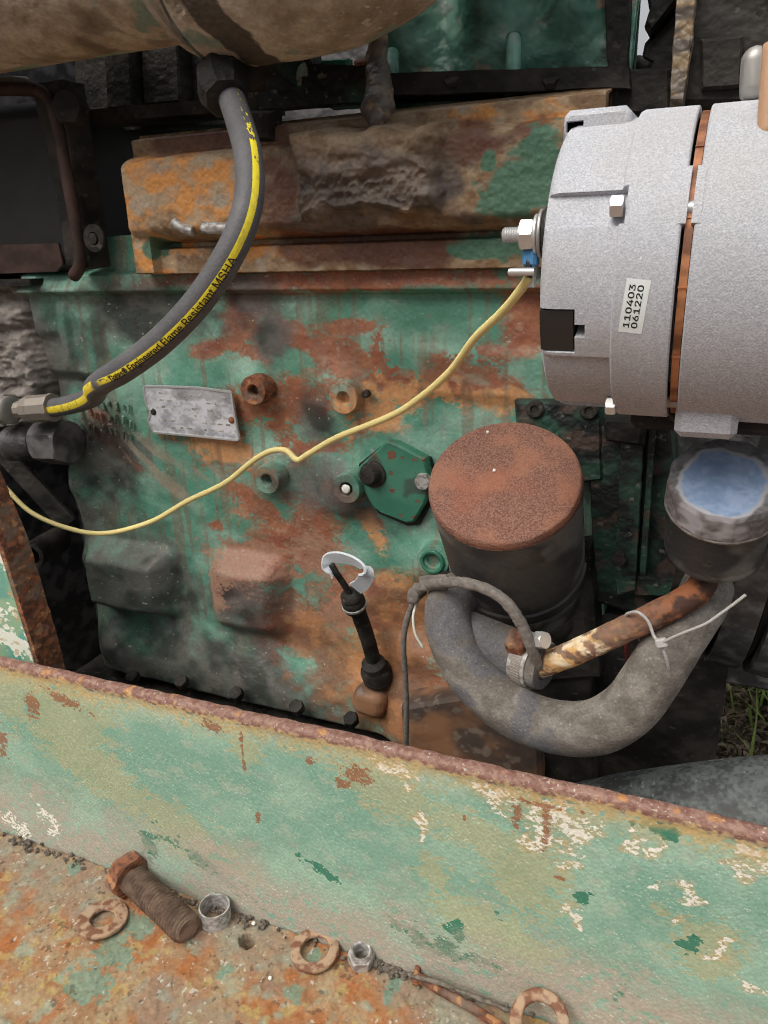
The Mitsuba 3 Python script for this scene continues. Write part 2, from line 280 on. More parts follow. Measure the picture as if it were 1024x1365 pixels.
WB = PB([(738, 1080, 34, 24, 10), (768, 1108, 26, 12, 0), (715, 1105, 12, 20, 0), (755, 1150, 10, 10, 0), (915, 1203, 15, 11, 0), (990, 1150, 14, 7, 0), (525, 1026, 14, 8, 10), (660, 1068, 20, 10, 0), (1015, 1135, 20, 10, 0), (40, 1120, 7, 30, -50), (65, 1095, 6, 20, -40), (860, 1130, 10, 8, 0), (1000, 1305, 12, 6, 0), (970, 1270, 8, 6, 0), (735, 1335, 14, 6, 10), (770, 1225, 10, 8, 0), (565, 1105, 6, 14, 0)], RY)
OL = PB([(90, 960, 60, 60, 10), (120, 1020, 120, 30, 30), (700, 1170, 50, 60, 0), (575, 1160, 24, 20, 30), (660, 1240, 90, 34, 20), (940, 1260, 46, 40, 0), (520, 1060, 80, 30, 12), (640, 1110, 60, 20, 12), (330, 1000, 20, 16, 0), (230, 1100, 90, 30, 25), (860, 1070, 90, 26, 12), (15, 930, 26, 40, 0), (880, 1210, 20, 12, 0)], RY)
RR = PB([(85, 932, 22, 6, 14), (45, 940, 8, 14, 20), (0, 985, 7, 20, 0), (285, 968, 12, 5, 12), (478, 1030, 18, 10, 14), (345, 1090, 3, 6, 0), (728, 1100, 5, 32, 0), (725, 1072, 34, 3, -5), (690, 1085, 6, 14, 0), (458, 1042, 8, 6, 20), (620, 1090, 2, 5, 10), (325, 1000, 2, 20, 0), (745, 1170, 8, 2, 10), (415, 1015, 6, 4, 0)], RY)
DG = PB([(660, 1290, 26, 12, 12), (720, 1325, 24, 8, 10), (665, 1218, 6, 6, 0), (610, 1240, 12, 10, 20), (780, 1195, 12, 7, 0), (600, 1265, 30, 10, 30), (430, 1160, 22, 5, 20), (200, 1130, 10, 16, 0), (560, 1250, 40, 9, 25), (830, 1330, 20, 14, 0), (920, 1260, 14, 10, 0), (300, 1170, 60, 7, 25), (880, 1100, 30, 12, 12)], RY)
TILT = .0245                      # the frame rail and the deck slope a little along x
RZT, RZB = -.0868, -.268
def rail_col(p, n, uv):
    n2 = N(p, 380, 4, 15.0); zz = p.z - TILT * p.x
    big, mid, fine = N(p, 26, 4, 2.0), N(p, 110, 4, 5.0), N(p, 620, 3, 7.0)
    c = mix((.21, .39, .30), (.30, .47, .365), smoothstep(.35, .68, big)); c = mix(c, (.40, .46, .37), smoothstep(.5, .72, mid) * .5)
    c = mix(c, (.42, .40, .22), patch(blobs(p.x, p.z, OL), .5 * big + .5 * mid, .8, 1.8, .14, n2) * .6)
    c = mix(c, (.055, .21, .14), patch(blobs(p.x, p.z, DG), mid, .7, 2.2, .06, n2))
    dust = smoothstep(.080, .022, zz - RZB + (big - .5) * .11 + (mid - .5) * .06)
    c = mix(c, (.42, .365, .30), dust * smoothstep(.28, .52, .5 * N(p, 260, 4, 12.0) + .5 * mid) * .95)
    w = blobs(p.x + (N(p, 70, 3, 31.0) - .5) * .035, p.z + (N(p, 70, 3, 33.0) - .5) * .035, WB)
    c = mix(c, (.55, .36, .15), smoothstep(-1.0, .3, w * 1.1 + (mid - .5) * 2.8) * .5 * smoothstep(.02, .10, zz - RZB + .0))
    c = mix(c, (.78, .76, .68), smoothstep(-.04, .05, .55 * N(p, 260, 3, 90.0) + .45 * N(p, 620, 2, 91.0) - .785 + .31 * smoothstep(-1.6, .5, w + (mid - .5) * .9)))
    edge = smoothstep(.026, .004, RZT - zz + (mid - .5) * .035); c = mix(c, (.60, .40, .17), edge * .85 * smoothstep(.35, .5, n2 * .5 + mid * .5))
    c = mix(c, (.28, .10, .045), patch(blobs(p.x, p.z, RR), mid, .9, 2.2, .14, n2 + (n2 - .5) * .6) * .8)
    e2 = smoothstep(.0080, .0030, RZT - zz + (n2 - .5) * .010 + (mid - .5) * .008); rc = mix((.22, .11, .085), (.32, .19, .15), smoothstep(.35, .65, n2)); rc = mix(rc, (.46, .22, .09), smoothstep(.6, .7, mid))
    c = mix(c, rc, e2)
    c = mix(c, (.72, .74, .66), smoothstep(.70, .80, N(p, 760, 2, 60.0)) * .45)
    return c * (.68 + .52 * fine)
mat('rail_paint', rail_col, .62, .35, bump=b_fine, bs=.0004)
DZ = -.267
DGB = PB([(150, 1262, 34, 18, 20), (120, 1310, 40, 22, 10), (420, 1272, 12, 10, 0), (180, 1230, 30, 16, 0), (525, 1315, 8, 22, 0), (395, 1325, 14, 10, 0), (300, 1290, 12, 10, 0), (100, 1150, 10, 6, 0)], DZ, 'xy')
DTB = PB([(90, 1160, 120, 40, 15), (320, 1235, 90, 40, 20), (560, 1320, 120, 40, 20), (240, 1340, 80, 30, 0), (20, 1120, 60, 30, 0), (660, 1355, 80, 20, 10)], DZ, 'xy')
def deck_col(p, n, uv):
    big, mid, fine = N(p, 30, 4, 2.0), N(p, 130, 4, 5.0), N(p, 600, 3, 7.0)
    c = mix((.38, .215, .115), (.45, .32, .19), smoothstep(.35, .62, mid)); c = mix(c, (.44, .165, .06), smoothstep(.42, .60, .5 * big + .5 * N(p, 70, 4, 44.0)))
    c = mix(c, (.50, .36, .14), smoothstep(.58, .68, N(p, 110, 4, 37.0)) * .7); c = mix(c, (.36, .38, .28), smoothstep(.56, .66, N(p, 60, 4, 29.0)) * .8)
    c = mix(c, mix((.33, .29, .225), (.27, .245, .20), smoothstep(.4, .6, mid)), patch(blobs(p.x, p.y, DTB), .6 * big + .4 * mid, .8, 2.6, .35) * .6)
    g = patch(blobs(p.x, p.y, DGB), .3 * big + .7 * mid, .8, 2.0, .1, N(p, 330, 4, 5.0)); c = mix(c, mix((.13, .28, .21), (.24, .36, .27), mid), g * .75)
    c = mix(c, (.62, .58, .50), smoothstep(.70, .75, N(p, 330, 3, 55.0)) * .7); c = mix(c, (.10, .07, .05), smoothstep(.68, .74, N(p, 260, 3, 65.0)) * .6)
    return c * (.52 + .48 * fine)
mat('deck_rust', deck_col, .75, .25, bump=b_mid, bs=.0013)
def rcap_col(p, n, uv):
    f = N(p, 1500, 2); a = N(p, 70, 4, 2.0); c = mix((.15, .068, .05), (.27, .145, .11), smoothstep(.25, .75, f)); c = mix(c, (.38, .17, .10), smoothstep(.5, .7, a) * .4); return mix(c, (.30, .10, .06), smoothstep(.55, .7, N(p, 30, 3, 71.0)) * .35)
mat('rust_cap', rcap_col, .85, .2, bump=b_fine, bs=.0009)
def fside_col(p, n, uv):
    a, b = N(p, 22, 4, 3.0), N(p, 160, 4, 8.0); c = mix((.034, .034, .036), (.085, .078, .072), smoothstep(.4, .62, a)); c = mix(c, (.20, .19, .18), smoothstep(.53, .68, N(p, 30, 3, 13.0)) * .7); c = mix(c, (.20, .13, .08), smoothstep(.66, .76, b) * .2); return c * (.8 + .4 * N(p, 700, 2))
mat('filter_side', fside_col, .42, .5, bump=b_fine, bs=.0003)
RBB = PB([(585, 850, 34, 26, 20), (640, 888, 34, 24, 20), (705, 945, 12, 40, 20), (735, 985, 22, 20, 20), (615, 930, 14, 10, 0)], -.13)
def rub_col(p, n, uv):
    a, b, f = N(p, 24, 4, 3.0), N(p, 110, 4, 8.0), N(p, 900, 2); c = mix((.155, .135, .118), (.25, .225, .20), smoothstep(.35, .68, b)); c = mix(c, (.095, .10, .125), patch(blobs(p.x, p.z, RBB), b, .9, 2.4, .3) * .6); c = mix(c, (.5, .48, .45), smoothstep(.80, .86, f) * .4); return c * (.52 + .56 * f)
mat('old_rubber', rub_col, .75, .25, bump=b_fine, bs=.0004)
def rustp_col(p, n, uv):
    a, b = N(p, 70, 4, 3.0), N(p, 260, 4, 8.0); c = mix((.105, .05, .034), (.26, .10, .05), smoothstep(.35, .65, b)); c = mix(c, (.17, .13, .10), smoothstep(.5, .66, a) * .7); return mix(c, (.44, .22, .10), smoothstep(.60, .72, N(p, 180, 4, 18.0)) * .7)
mat('rust_metal', rustp_col, .75, .3, bump=b_mid, bs=.0010)
mat('copper', lambda p, n, uv: mix((.15, .055, .026), (.46, .19, .085), smoothstep(.3, .68, N(p, 130, 4, 3.0))), .5, .5, metal=.2)
mat('rust_bolt', lambda p, n, uv: mix((.13, .085, .065), (.24, .165, .12), smoothstep(.3, .7, N(p, 160, 4, 8.0))), .65, .3)
mat('rust_washer', lambda p, n, uv: mix((.19, .085, .05), mix((.42, .25, .14), (.36, .28, .21), N(p, 90, 3)), smoothstep(.36, .62, N(p, 210, 4, 8.0))), .75, .3, bump=b_mid, bs=.0006)
mat('dirt', lambda p, n, uv: mix((.045, .037, .031), (.26, .22, .18), N(p, 500, 2)), .9, .2)
PA, PC = at(760, 880, -.115), at(800, 845, -.115)
def rpipe_col(p, n, uv):
    b = N(p, 230, 4, 8.0); c = rustp_col(p, n, uv); d = dr.sqrt(dr.square(p.x - PA[0]) + dr.square(p.z - PA[2]))
    c = mix(c, (.24, .17, .125), smoothstep(.085, .06, dr.abs(d - .03)) * .5)
    c = mix(c, mix((.07, .035, .025), (.28, .10, .045), smoothstep(.4, .62, N(p, 150, 4, 3.0))), smoothstep(.20, .225, p.x + (b - .5) * .03))
    return mix(c, mix((.60, .36, .15), (.72, .60, .42), smoothstep(.4, .6, N(p, 120, 3, 4.0))), smoothstep(.030, .018, d + (b - .5) * .05) * smoothstep(.36, .48, N(p, 120, 4, 88.0)))
mat('rust_pipe_paint', rpipe_col, .7, .3, bump=b_mid, bs=.0012)
def alt_col(p, n, uv):
    f = N(p, 1900, 2); a = N(p, 26, 3); c = mix((.35, .358, .395), (.50, .505, .545), smoothstep(.25, .75, f)); c = mix(c, (.68, .68, .70), smoothstep(.70, .82, N(p, 1300, 2, 33.0)) * .7)
    c = mix(c, (.38, .34, .29), smoothstep(.5, .75, a) * .25); return c
mat('cast_aluminium', alt_col, .6, .4, metal=.05, bump=b_fine, bs=.00014, eps=3e-4)
HS0, HW = .0, .6
def hyd_col(p, n, uv):
    s, a = uv.x, uv.y; c = mix((.075, .073, .08), (.125, .122, .13), fbm(p.x * 60, p.y * 60, p.z * 60, 5)); c = c * (.8 + .4 * fbm(p.x * 900, p.y * 900, p.z * 900, 2))
    cen = STR0 + (STR1 - STR0) * dr.clip(s / STRL, 0, 1); wear = fbm(s * 260, a * 5, 1.0, 4)
    inn = smoothstep(.26, .235, dr.abs(a - cen)) * (1 - smoothstep(STRL * .93, STRL, s)) 
    gap = smoothstep(.80, .84, wear + .25 * smoothstep(STRL * .88, STRL * .97, s) + .5 * smoothstep(.13, .04, s))
    y = mix((.80, .66, .035), (.62, .50, .06), smoothstep(.5, .75, wear)); c = mix(c, y, inn * (1 - gap))
    s2 = s - STRL; cen2 = STR2; in2 = smoothstep(.42, .36, dr.abs(a - cen2)) * smoothstep(.004, .010, s2); return mix(c, mix((.70, .55, .04), (.3, .27, .12), smoothstep(.55, .8, wear)), in2)
STR0, STR1, STR2, STRL = 0.75, 0.55, 0.3, 0.4     # set when the hose is laid
for nm, c, r_, sp, me in [('ink', (.02, .02, .02), .5, .4, 0), ('steel', (.42, .40, .38), .45, .5, .6), ('zinc', (.62, .62, .62), .4, .5, .6), ('brown_steel', (.30, .26, .23), .5, .5, .4), ('yellow_wire', (.74, .62, .27), .5, .45, 0), ('black_plastic', (.022, .022, .023), .35, .5, 0), ('blue_plastic', (.07, .22, .44), .4, .5, 0),
    ('sticker_white', (.68, .72, .72), .5, .4, 0), ('hole_shade_black', (.004, .004, .004), .9, .1, 0), ('tie_plastic', (.42, .41, .40), .45, .5, 0), ('white_strip', (.75, .72, .62), .5, .4, 0), ('red_wire', (.25, .05, .05), .5, .4, 0), ('rod_brown', (.42, .25, .15), .6, .4, 0), ('white_chip', (.85, .84, .78), .7, .3, 0)]:
    mat(nm, c, r_, sp, me)
def plate_col(p, n, uv):
    a, b = N(p, 90, 4, 4.0), N(p, 380, 3, 9.0); return mix(mix((.40, .41, .46), (.74, .74, .80), smoothstep(.34, .62, .6 * a + .4 * b)), (.22, .20, .20), smoothstep(.62, .72, N(p, 60, 3, 19.0)) * .5)
mat('plate_aluminium', plate_col, .45, .5, metal=.35)
def cord_col(p, n, uv): return mix((.10, .085, .078), (.25, .225, .205), N(p, 420, 3))
mat('dirty_cord', cord_col, .85, .2, bump=b_fine, bs=.0008)
def belt_col(p, n, uv): return mix((.035, .034, .035), (.12, .115, .11), smoothstep(.35, .75, N(p, 120, 4)))
mat('belt_rubber', belt_col, .4, .6)
def zi_col(p, n, uv): return mix((.25, .23, .215), (.50, .49, .48), smoothstep(.3, .7, N(p, 300, 3)))
mat('pale_zinc', (.58, .62, .66), .45, .5)
mat('dull_zinc', zi_col, .5, .5, metal=.3, bump=b_fine, bs=.0003)
def fresh_col(p, n, uv):
    b = N(p, 150, 4, 8.0); c = mix((.030, .155, .10), (.055, .20, .135), smoothstep(.35, .65, N(p, 40, 3, 2.0))); c = mix(c, (.16, .075, .045), smoothstep(.63, .68, b)); return mix(c, (.05, .045, .042), smoothstep(.6, .7, N(p, 60, 3, 61.0)) * .7)
mat('tank_black', lambda p, n, uv: mix((.008, .008, .009), (.026, .024, .025), N(p, 40, 4)), .5, .35, bump=b_mid, bs=.0002)
mat('tank_brown', lambda p, n, uv: mix((.035, .021, .018), (.075, .042, .034), smoothstep(.3, .7, N(p, 60, 4))), .6, .3)
mat('fresh_green', fresh_col, .5, .5, bump=b_fine, bs=.0005)
GW = PB([(15, 850, 26, 16, 10), (10, 745, 8, 12, 0), (-30, 800, 40, 14, 0)], -.14)
def gus_col(p, n, uv):
    mid = N(p, 110, 4, 5.0); c = mix((.12, .33, .28), (.28, .42, .27), smoothstep(.35, .65, N(p, 40, 3, 2.0))); c = mix(c, (.75, .74, .66), patch(blobs(p.x, p.z, GW), .5 * mid + .5 * N(p, 300, 3, 9.0), .8, 3.2, .08)); return mix(c, (.45, .30, .13), smoothstep(.62, .7, mid) * .6)
mat('gusset_paint', gus_col, .6, .35, bump=b_fine, bs=.0004)
# ------------------------------------------------------------------ the setting
def ground_col(p, n, uv): return mix((.035, .028, .018), (.10, .08, .055), smoothstep(.35, .65, fbm(p.x * 14, p.y * 14, 0, 4)))
mat('soil', ground_col, .9, .2)
GZ = -.80
g = trimesh.Trimesh(np.array([[-200, -200, GZ], [200, -200, GZ], [200, 200, GZ], [-200, 200, GZ]], float), np.array([[0, 1, 2], [0, 2, 3]]), process=False)
scene['ground'] = ply(g, 'paint_soil'); labels['ground'] = {'label': 'bare brown soil far below the engine', 'kind': 'structure'}
# ------------------------------------------------------------------ engine block
eng = thing('engine_block', 'green engine block with rust patches and grime filling the middle of the view', 'engine')
def G(X, Z, px, py, rx, rz, p=2.0, h=1.0, y=0.0):
    c = at(px, py, y); return h * np.exp(-(np.abs((X - c[0]) / rx) ** p + np.abs((Z - c[2]) / rz) ** p))
def SB(X, Z, px, py, hx, hz, soft, h, tilt=0.0):
    c = at(px, py, 0); dx, dz = X - c[0], Z - c[2]; a = math.radians(tilt); dx, dz = dx * math.cos(a) + dz * math.sin(a), dz * math.cos(a) - dx * math.sin(a)
    return h * (1 - sstep(hx - soft, hx + soft, np.abs(dx))) * (1 - sstep(hz - soft, hz + soft, np.abs(dz)))
BOSS = [(337, 521, 20, .016), (457, 531, 22, .011), (355, 640, 20, .014), (461, 652, 21, .020), (577, 748, 23, .016)]
def block_h(X, Z):
    P3 = np.stack([X, X * 0, Z], -1); h = (meshkit.fbm(P3 * 22, 3, 1) - .5) * .006 + (meshkit.fbm(P3 * 120, 3, 4) - .5) * .0007
    h = h + .011 * sstep(.168, .172, Z) * sstep(.189, .185, Z)                                  # lip under the side cover
    for px, py, r, t in BOSS: h = h + G(X, Z, px, py, .021, .021, 2.5, t * .55)
    bx = at(182, 765); dz = Z - bx[2]
    h = h + SB(X, Z, 182, 768, .046, .030, .011, .026) * np.clip(1.0 - dz * 3, .5, 1.3) + SB(X, Z, 335, 790, .034, .033, .012, .020)
    h = h + .020 * sstep(-.13, -.185, Z) * sstep(-.34, -.30, X)                                # foot of the crankcase
    h = h - .022 * sstep(-.199, -.206, Z)
    h = h + G(X, Z, 105, 800, .014, .016, 2, .012) + G(X, Z, 108, 745, .012, .014, 2, .010) + G(X, Z, 90, 640, .022, .020, 2, .010)
    h = h + SB(X, Z, 95, 440, .034, .040, .006, .008) + G(X, Z, 100, 450, .006, .03, 4, .006) + SB(X, Z, 62, 400, .014, .03, .006, .006)
    h = h + SB(X, Z, 445, 600, .10, .05, .02, -.004) + SB(X, Z, 640, 500, .05, .018, .006, .003) + SB(X, Z, 610, 425, .06, .03, .01, .002)
    h = h + G(X, Z, 560, 700, .05, .05, 4, .004) + SB(X, Z, 230, 640, .05, .02, .012, .003, -30)
    h = h + SB(X, Z, 500, 850, .03, .05, .02, .006) + SB(X, Z, 620, 930, .06, .05, .015, .012)
    return h - .06 * sstep(-.325, -.36, X)
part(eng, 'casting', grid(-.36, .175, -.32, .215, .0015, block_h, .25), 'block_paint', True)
OUT = frame([0, 0, 0], [0, -1, 0])
def outframe(px, py, y, tilt=(0, 0, 0)): return frame(at(px, py, y), unit(np.array([0, -1, 0]) + np.array(tilt)))
for i, (px, py, r, t) in enumerate(BOSS):
    rr = r * px_size(px, py, -t); hr = rr * (.36 if i != 3 else .40)
    m = lathe([(rr * 1.06, -t), (rr, -.001), (rr * .94, 0), (hr * 1.25, 0), (hr, -.0015), (hr * .96, -.014), (0, -.0145)], 36, outframe(px, py, -t))
    part(eng, 'boss', rough(m, .0003, 300, i), 'block_paint' if i != 0 else 'rust_metal', 40, ['rusty round boss with a bolt hole right of the name plate', None, None, 'rusty boss with a white spot left of the green cover plate', 'green boss beside the oil filter'][i])
    if i == 3:
        part(eng, 'white_spot', rough(lathe([(0, .0006), (.0028, .0012), (.0038, -.0003), (.0035, -.001)], 18, outframe(px, py, -t)), .0006, 400), 'white_chip', True, 'white lump plugging the hole of the rusty boss')
    if i == 4: part(eng, 'ring', washer(rr * .74, rr * .52, .003, outframe(px, py, -t)), 'fresh_green')
a = at(490, 522); part(eng, 'pin', lathe([(.003, 0), (.003, .004), (.002, .005), (0, .005)], 14, outframe(490, 524, -.002)), 'dark_iron')
# pad with two screw holes, right of the filter top
pad = wall_prism([(690, 530), (806, 530), (808, 636), (760, 640), (700, 634)], 0, .012, .003); part(eng, 'pad', rough(pad, .0008, 90, 4, .006), 'dark_green', 35, 'dark green pad between oil filter and alternator')
for px, py in ((714, 545), (786, 547)):
    T = outframe(px, py, -.012); part(eng, 'screw', cat(lathe([(.0062, -.001), (.0062, .0022), (.005, .0034), (.0032, .0034), (.0026, .0016), (0, .0016)], 20, T)), 'dark_iron', 40)
for k, (px, py) in enumerate([(700, 590), (715, 596), (730, 603), (700, 620), (745, 585), (760, 600), (735, 622)]):
    part(eng, 'casting_mark', put(rbox(.003, .009, .0025, .0008), frame(at(px, py, -.012), [0, -1, 0], [1, 0, .1 * k])), 'dark_green')
# illegible casting marks, left of the plate
mk = []
for k in range(26):
    px, py = 110 + 9 * (k % 8) + R.uniform(-2, 2), 532 + 17 * (k // 8) + R.uniform(-3, 3) + (k % 8) * 2.0; mk.append(put(rbox(R.uniform(.0018, .003), R.uniform(.005, .010), .003, .0008), frame(at(px, py, -.003), [0, -1, 0], [1, 0, R.uniform(-.3, .3)])))
part(eng, 'casting_marks', cat(*mk), 'block_paint', 35); labels[f'{eng}__casting_marks'] = {'kind': 'stuff'}
# name plate
PL = [(191, 513), (262, 515), (310, 521), (314, 548), (321, 588), (262, 582), (205, 577), (198, 560), (201, 548), (196, 540)]
q = [at(a, b, -.006) for a, b in PL]; pg = Polygon([(p[0], p[2]) for p in q]).buffer(-.003).buffer(.003)
TP = WALL.copy(); TP[1, 3] = -.0055
npl = part(eng, 'name_plate', prism(pg, .0015, 0, TP), 'plate_aluminium', 35, 'worn silver name plate with an illegible surface')
TP2 = TP.copy(); TP2[1, 3] = -.007; part(npl, 'border', prism(pg.difference(pg.buffer(-.0016)), .0008, 0, TP2), 'zinc', 35)
for px, py, m_ in ((205, 549, 'dark_iron'), (309, 560, 'rust_metal')): part(npl, 'rivet', lathe([(.003, 0), (.0026, .0010), (.0012, .0018), (0, .002)], 16, outframe(px, py, -.0068)), m_, True)
mk = []
for row in range(6):
    for k in range(9):
        if R.random() < .45: continue
        px, py = 214 + 10.5 * k + row * 1.5, 524 + 9 * row + .8 * k; mk.append(put(rbox(R.uniform(.002, .0055), R.uniform(.0012, .0022), .0005, .0001), frame(at(px, py, -.0071), [0, -1, 0])))
part(npl, 'worn_print', cat(*mk), 'dull_zinc', False); labels[f'{npl}__worn_print'] = {'kind': 'stuff'}
# diamond cover plate
dp = part(eng, 'cover_plate', wall_prism([(522, 584), (534, 587), (572, 607), (580, 640), (571, 668), (557, 691), (548, 692), (514, 679), (503, 670), (482, 634), (485, 618)], -.004, .010, .0015), 'fresh_green', 35, 'fresh green diamond cover plate held by two bolts')
part(dp, 'gasket', wall_prism([(521, 585), (576, 609), (584, 642), (575, 672), (562, 697), (546, 698), (508, 682), (480, 638), (482, 616)], 0, .0045), 'dark_iron', 35)
part(dp, 'bolt', cat(lathe([(.0105, 0), (.0105, .0018), (.009, .0024), (.0072, .0024)], 28, outframe(498, 632, -.014)), lathe([(.0078, .002), (.0075, .0085), (.006, .0105), (0, .0108)], 20, outframe(498, 632, -.014, (-.05, 0, .1)))), 'dark_iron', 35, 'dark greasy bolt of the green cover plate')
part(dp, 'bolt', put(hexnut(.011, .006), outframe(566, 640, -.014)), 'dull_zinc', 35, 'pale bolt of the green cover plate beside the filter')
# crankcase foot, oil pan flange and bolts
part(eng, 'pan_flange', rough(bxyz([-.36, -.032, -.232], [.10, .03, -.214], .004), .0016, 60, 3, .008), 'dark_iron', 40)
part(eng, 'oil_pan', rough(bxyz([-.36, -.012, -.42], [.12, .2, -.233], .01), .002, 40, 5, .02), 'dark_iron', 40)
for px, py in ((180, 905), (245, 912), (318, 928), (398, 946), (470, 962), (590, 990), (650, 1004)):
    part(eng, 'pan_bolt', rough(put(hexnut(.0115, .008), frame(at(px, py, -.03), [0, -.5, .8])), .0008, 200, px), 'dark_iron', 50)
part(eng, 'front_block', rough(wall_prism([(560, 905), (690, 880), (735, 900), (738, 1060), (560, 1010)], .0, .045, .004), .0014, 60, 8, .008), 'brown_cast', 35, 'brown lower front corner of the block behind the bent hose')
part(eng, 'front_block', rough(wall_prism([(738, 860), (800, 850), (806, 1075), (740, 1060)], .02, .05, .003), .001, 60, 9, .008), 'dark_iron', 35)
part(eng, 'filter_base', rough(wall_prism([(600, 740), (800, 700), (812, 860), (640, 880)], .02, .055, .008), .0012, 60, 9, .008), 'dark_iron', 35)
# timing cover
tcv = part(eng, 'timing_cover', rough(wall_prism([(800, 540), (900, 540), (925, 780), (845, 772), (808, 760)], .05, .06, .003), .001, 80, 5, .008), 'dark_green', 35, 'dark greasy green timing cover under the alternator')
part(tcv, 'rib', rough(wall_prism([(832, 558), (862, 560), (850, 780), (826, 786), (822, 760)], -.01, .014, .003), .0008, 110, 6, .006), 'dark_green', 35)
part(tcv, 'rib', rough(wall_prism([(868, 560), (876, 560), (862, 766), (854, 770)], -.01, .010, .002), .0006, 110, 7, .006), 'dark_green', 35)
part(tcv, 'lip', rough(wall_prism([(850, 760), (940, 764), (942, 784), (848, 784)], -.01, .013, .003), .0006, 110, 7, .006), 'dark_green', 35)
part(tcv, 'lug', rough(wall_prism([(808, 548), (866, 552), (862, 586), (812, 580)], -.01, .02, .004), .001, 110, 7, .006), 'dark_iron', 35)
for px, py, r in ((826, 742, 7), (918, 772, 9), (745, 735, 8)): part(tcv, 'bolt', put(hexnut(.009, .006), outframe(px, py, -.024)), 'dark_iron', 35)
part(eng, 'front_mount', rough(bxyz([.16, -.005, -.42], [.262, .10, -.06], .006), .001, 60, 2, .02), 'dark_iron', 35)
# side cover: shelf, raised box, flange, grease
T0, T1 = at(378, 300, -.045), at(612, 146, -.045)
def tar_field(X, Z):
    P3 = np.stack([X, X * 0, Z], -1); U, V = (X - T0[0]) / (T1[0] - T0[0]), (Z - T0[2]) / (T1[2] - T0[2])
    return U, V, np.minimum(np.minimum(U, 1 - U), np.minimum(V + .06, 1.04 - V) * .8) + (meshkit.fbm(P3 * 45, 3, 8) - .5) * .16, P3
def cover_h(X, Z):
    P3 = np.stack([X, X * 0, Z], -1); w = (meshkit.fbm(P3 * 30, 3, 2) - .5) * .0022
    lip = .021 * sstep(.1835, .1850, Z) * sstep(.2048, .2030, Z)
    box = .039 * np.sqrt(np.clip(1 - ((np.clip(np.abs(Z - .239) - .0195, 0, None)) / .012) ** 2, 0, 1))
    le = np.clip((-.182 - X), 0, None) / .010; box = box * np.sqrt(np.clip(1 - le ** 2, 0, 1))
    shelf = .020 * sstep(.285, .279, Z) * sstep(.24, .25, Z) * sstep(-.194, -.186, X)
    leg = .030 * sstep(-.194, -.190, X) * sstep(-.170, -.173, X) * sstep(.1835, .186, Z) * sstep(.25, .235, Z)
    h = np.maximum.reduce([lip * sstep(-.194, -.190, X), box, shelf, leg, .010 * sstep(-.194, -.190, X) * sstep(.1835, .185, Z) * sstep(.285, .281, Z)])
    U, V, e, _ = tar_field(X, Z); wv = (meshkit.fbm(P3 * 26, 2, 18) - .5); up_ = sstep(.36, .58, V + wv * .35 - .12 * sstep(.3, 1, U) + .05)
    rd = 1 - np.abs(meshkit.fbm(P3 * np.array([95, 1, 95]), 3, 2) * 2 - 1); fold = 1 - np.abs(meshkit.fbm(P3 * np.array([34, 1, 80]), 2, 5) * 2 - 1)
    dome = np.sqrt(np.clip(sstep(-.01, .16, e), 0, 1)); t = dome * (.041 + .010 * up_ * (1 - .35 * sstep(.75, 1.0, V)) + .0085 * rd * (1.0 - .72 * up_) + .005 * fold + .0012 * meshkit.fbm(P3 * 420, 2, 3))
    return np.maximum(h, t) + w + (meshkit.fbm(P3 * 240, 2, 12) - .5) * .0006
scv = part(eng, 'side_cover', grid(-.1945, .157, .1832, .2855, .0009, cover_h, .03), 'cover_rust', True, 'rusty orange side cover with a thick grease crust along the top of the block')
part(scv, 'weld', rough(tube(cr([at(232, 296, -.04), at(246, 305, -.04), at(258, 308, -.039)], 6), .0035, 12), .0012, 300, 3), 'dull_zinc', True)
part(scv, 'weld', rough(tube(cr([at(270, 303, -.04), at(290, 304, -.04), at(312, 304, -.039)], 6), .0042, 12), .0014, 300, 5), 'dull_zinc', True)
part(scv, 'bracket_tab', rough(wall_prism([(340, 150), (376, 150), (376, 190), (345, 190)], -.01, .014, .003), .0006, 70, 16, .006), 'dark_iron', 40)
# ------------------------------------------------------------------ top of the engine
man = thing('intake_manifold', 'dark green ribbed casting on top of the engine, beside the overhead pipe', 'manifold')
def man_h(X, Z):
    P3 = np.stack([X, X * 0, Z], -1); x0 = at(510, 60, .03)[0]; x1 = at(845, 60, .03)[0]; t = (X - x0) / (x1 - x0)
    return -.03 + .015 * np.sin(t * 17 + .6) * sstep(.30, .36, Z) + (meshkit.fbm(P3 * 40, 3, 5) - .5) * .010 + .016 * sstep(.33, .30, Z) * 0
part(man, 'casting', grid(at(495, 60, .03)[0], at(845, 60, .03)[0], .285, .50, .002, man_h, .05), 'manifold_green', True)
for px, py0, py1 in ((522, 70, 126), (684, 50, 124), ): part(man, 'rib', tube(cr([at(px + 1, py0, .025), at(px, (py0 + py1) / 2, .012), at(px - 2, py1, .005)], 8), .0048, 14), 'manifold_green', True)
part(man, 'flange', rough(wall_prism([(446, 118), (560, 114), (850, 106), (852, 134), (560, 142), (446, 146)], .05, .052, .003), .001, 80, 3, .006), 'dark_iron', 35)
part(man, 'end_post', rough(wall_prism([(812, -40), (846, -40), (844, 118), (818, 116)], .05, .026, .003), .001, 80, 3, .006), 'dark_iron', 35)
for px, py in ((604, 112), (735, 112)): part(man, 'bolt', rough(put(hexnut(.009, .004), frame(at(px, py, -.0), [0, -.7, .7])), .0006, 200, px), 'dark_iron', 40)
hd = thing('cylinder_head', 'greasy brown and green cylinder head edge under the overhead pipe', 'engine part')
def head_poly(pts, y, t, m_, name, lab=None, b=.002): return part(hd, name, rough(wall_prism(pts, y, t, b), .0004, 80, len(scene), .006), m_, 35, lab)
head_poly([(130, 40), (360, 40), (360, 170), (134, 184)], .09, .03, 'dark_iron', 'wall')
head_poly([(172, 60), (205, 60), (208, 150), (176, 152)], .06, .03, 'dark_iron', 'rib')
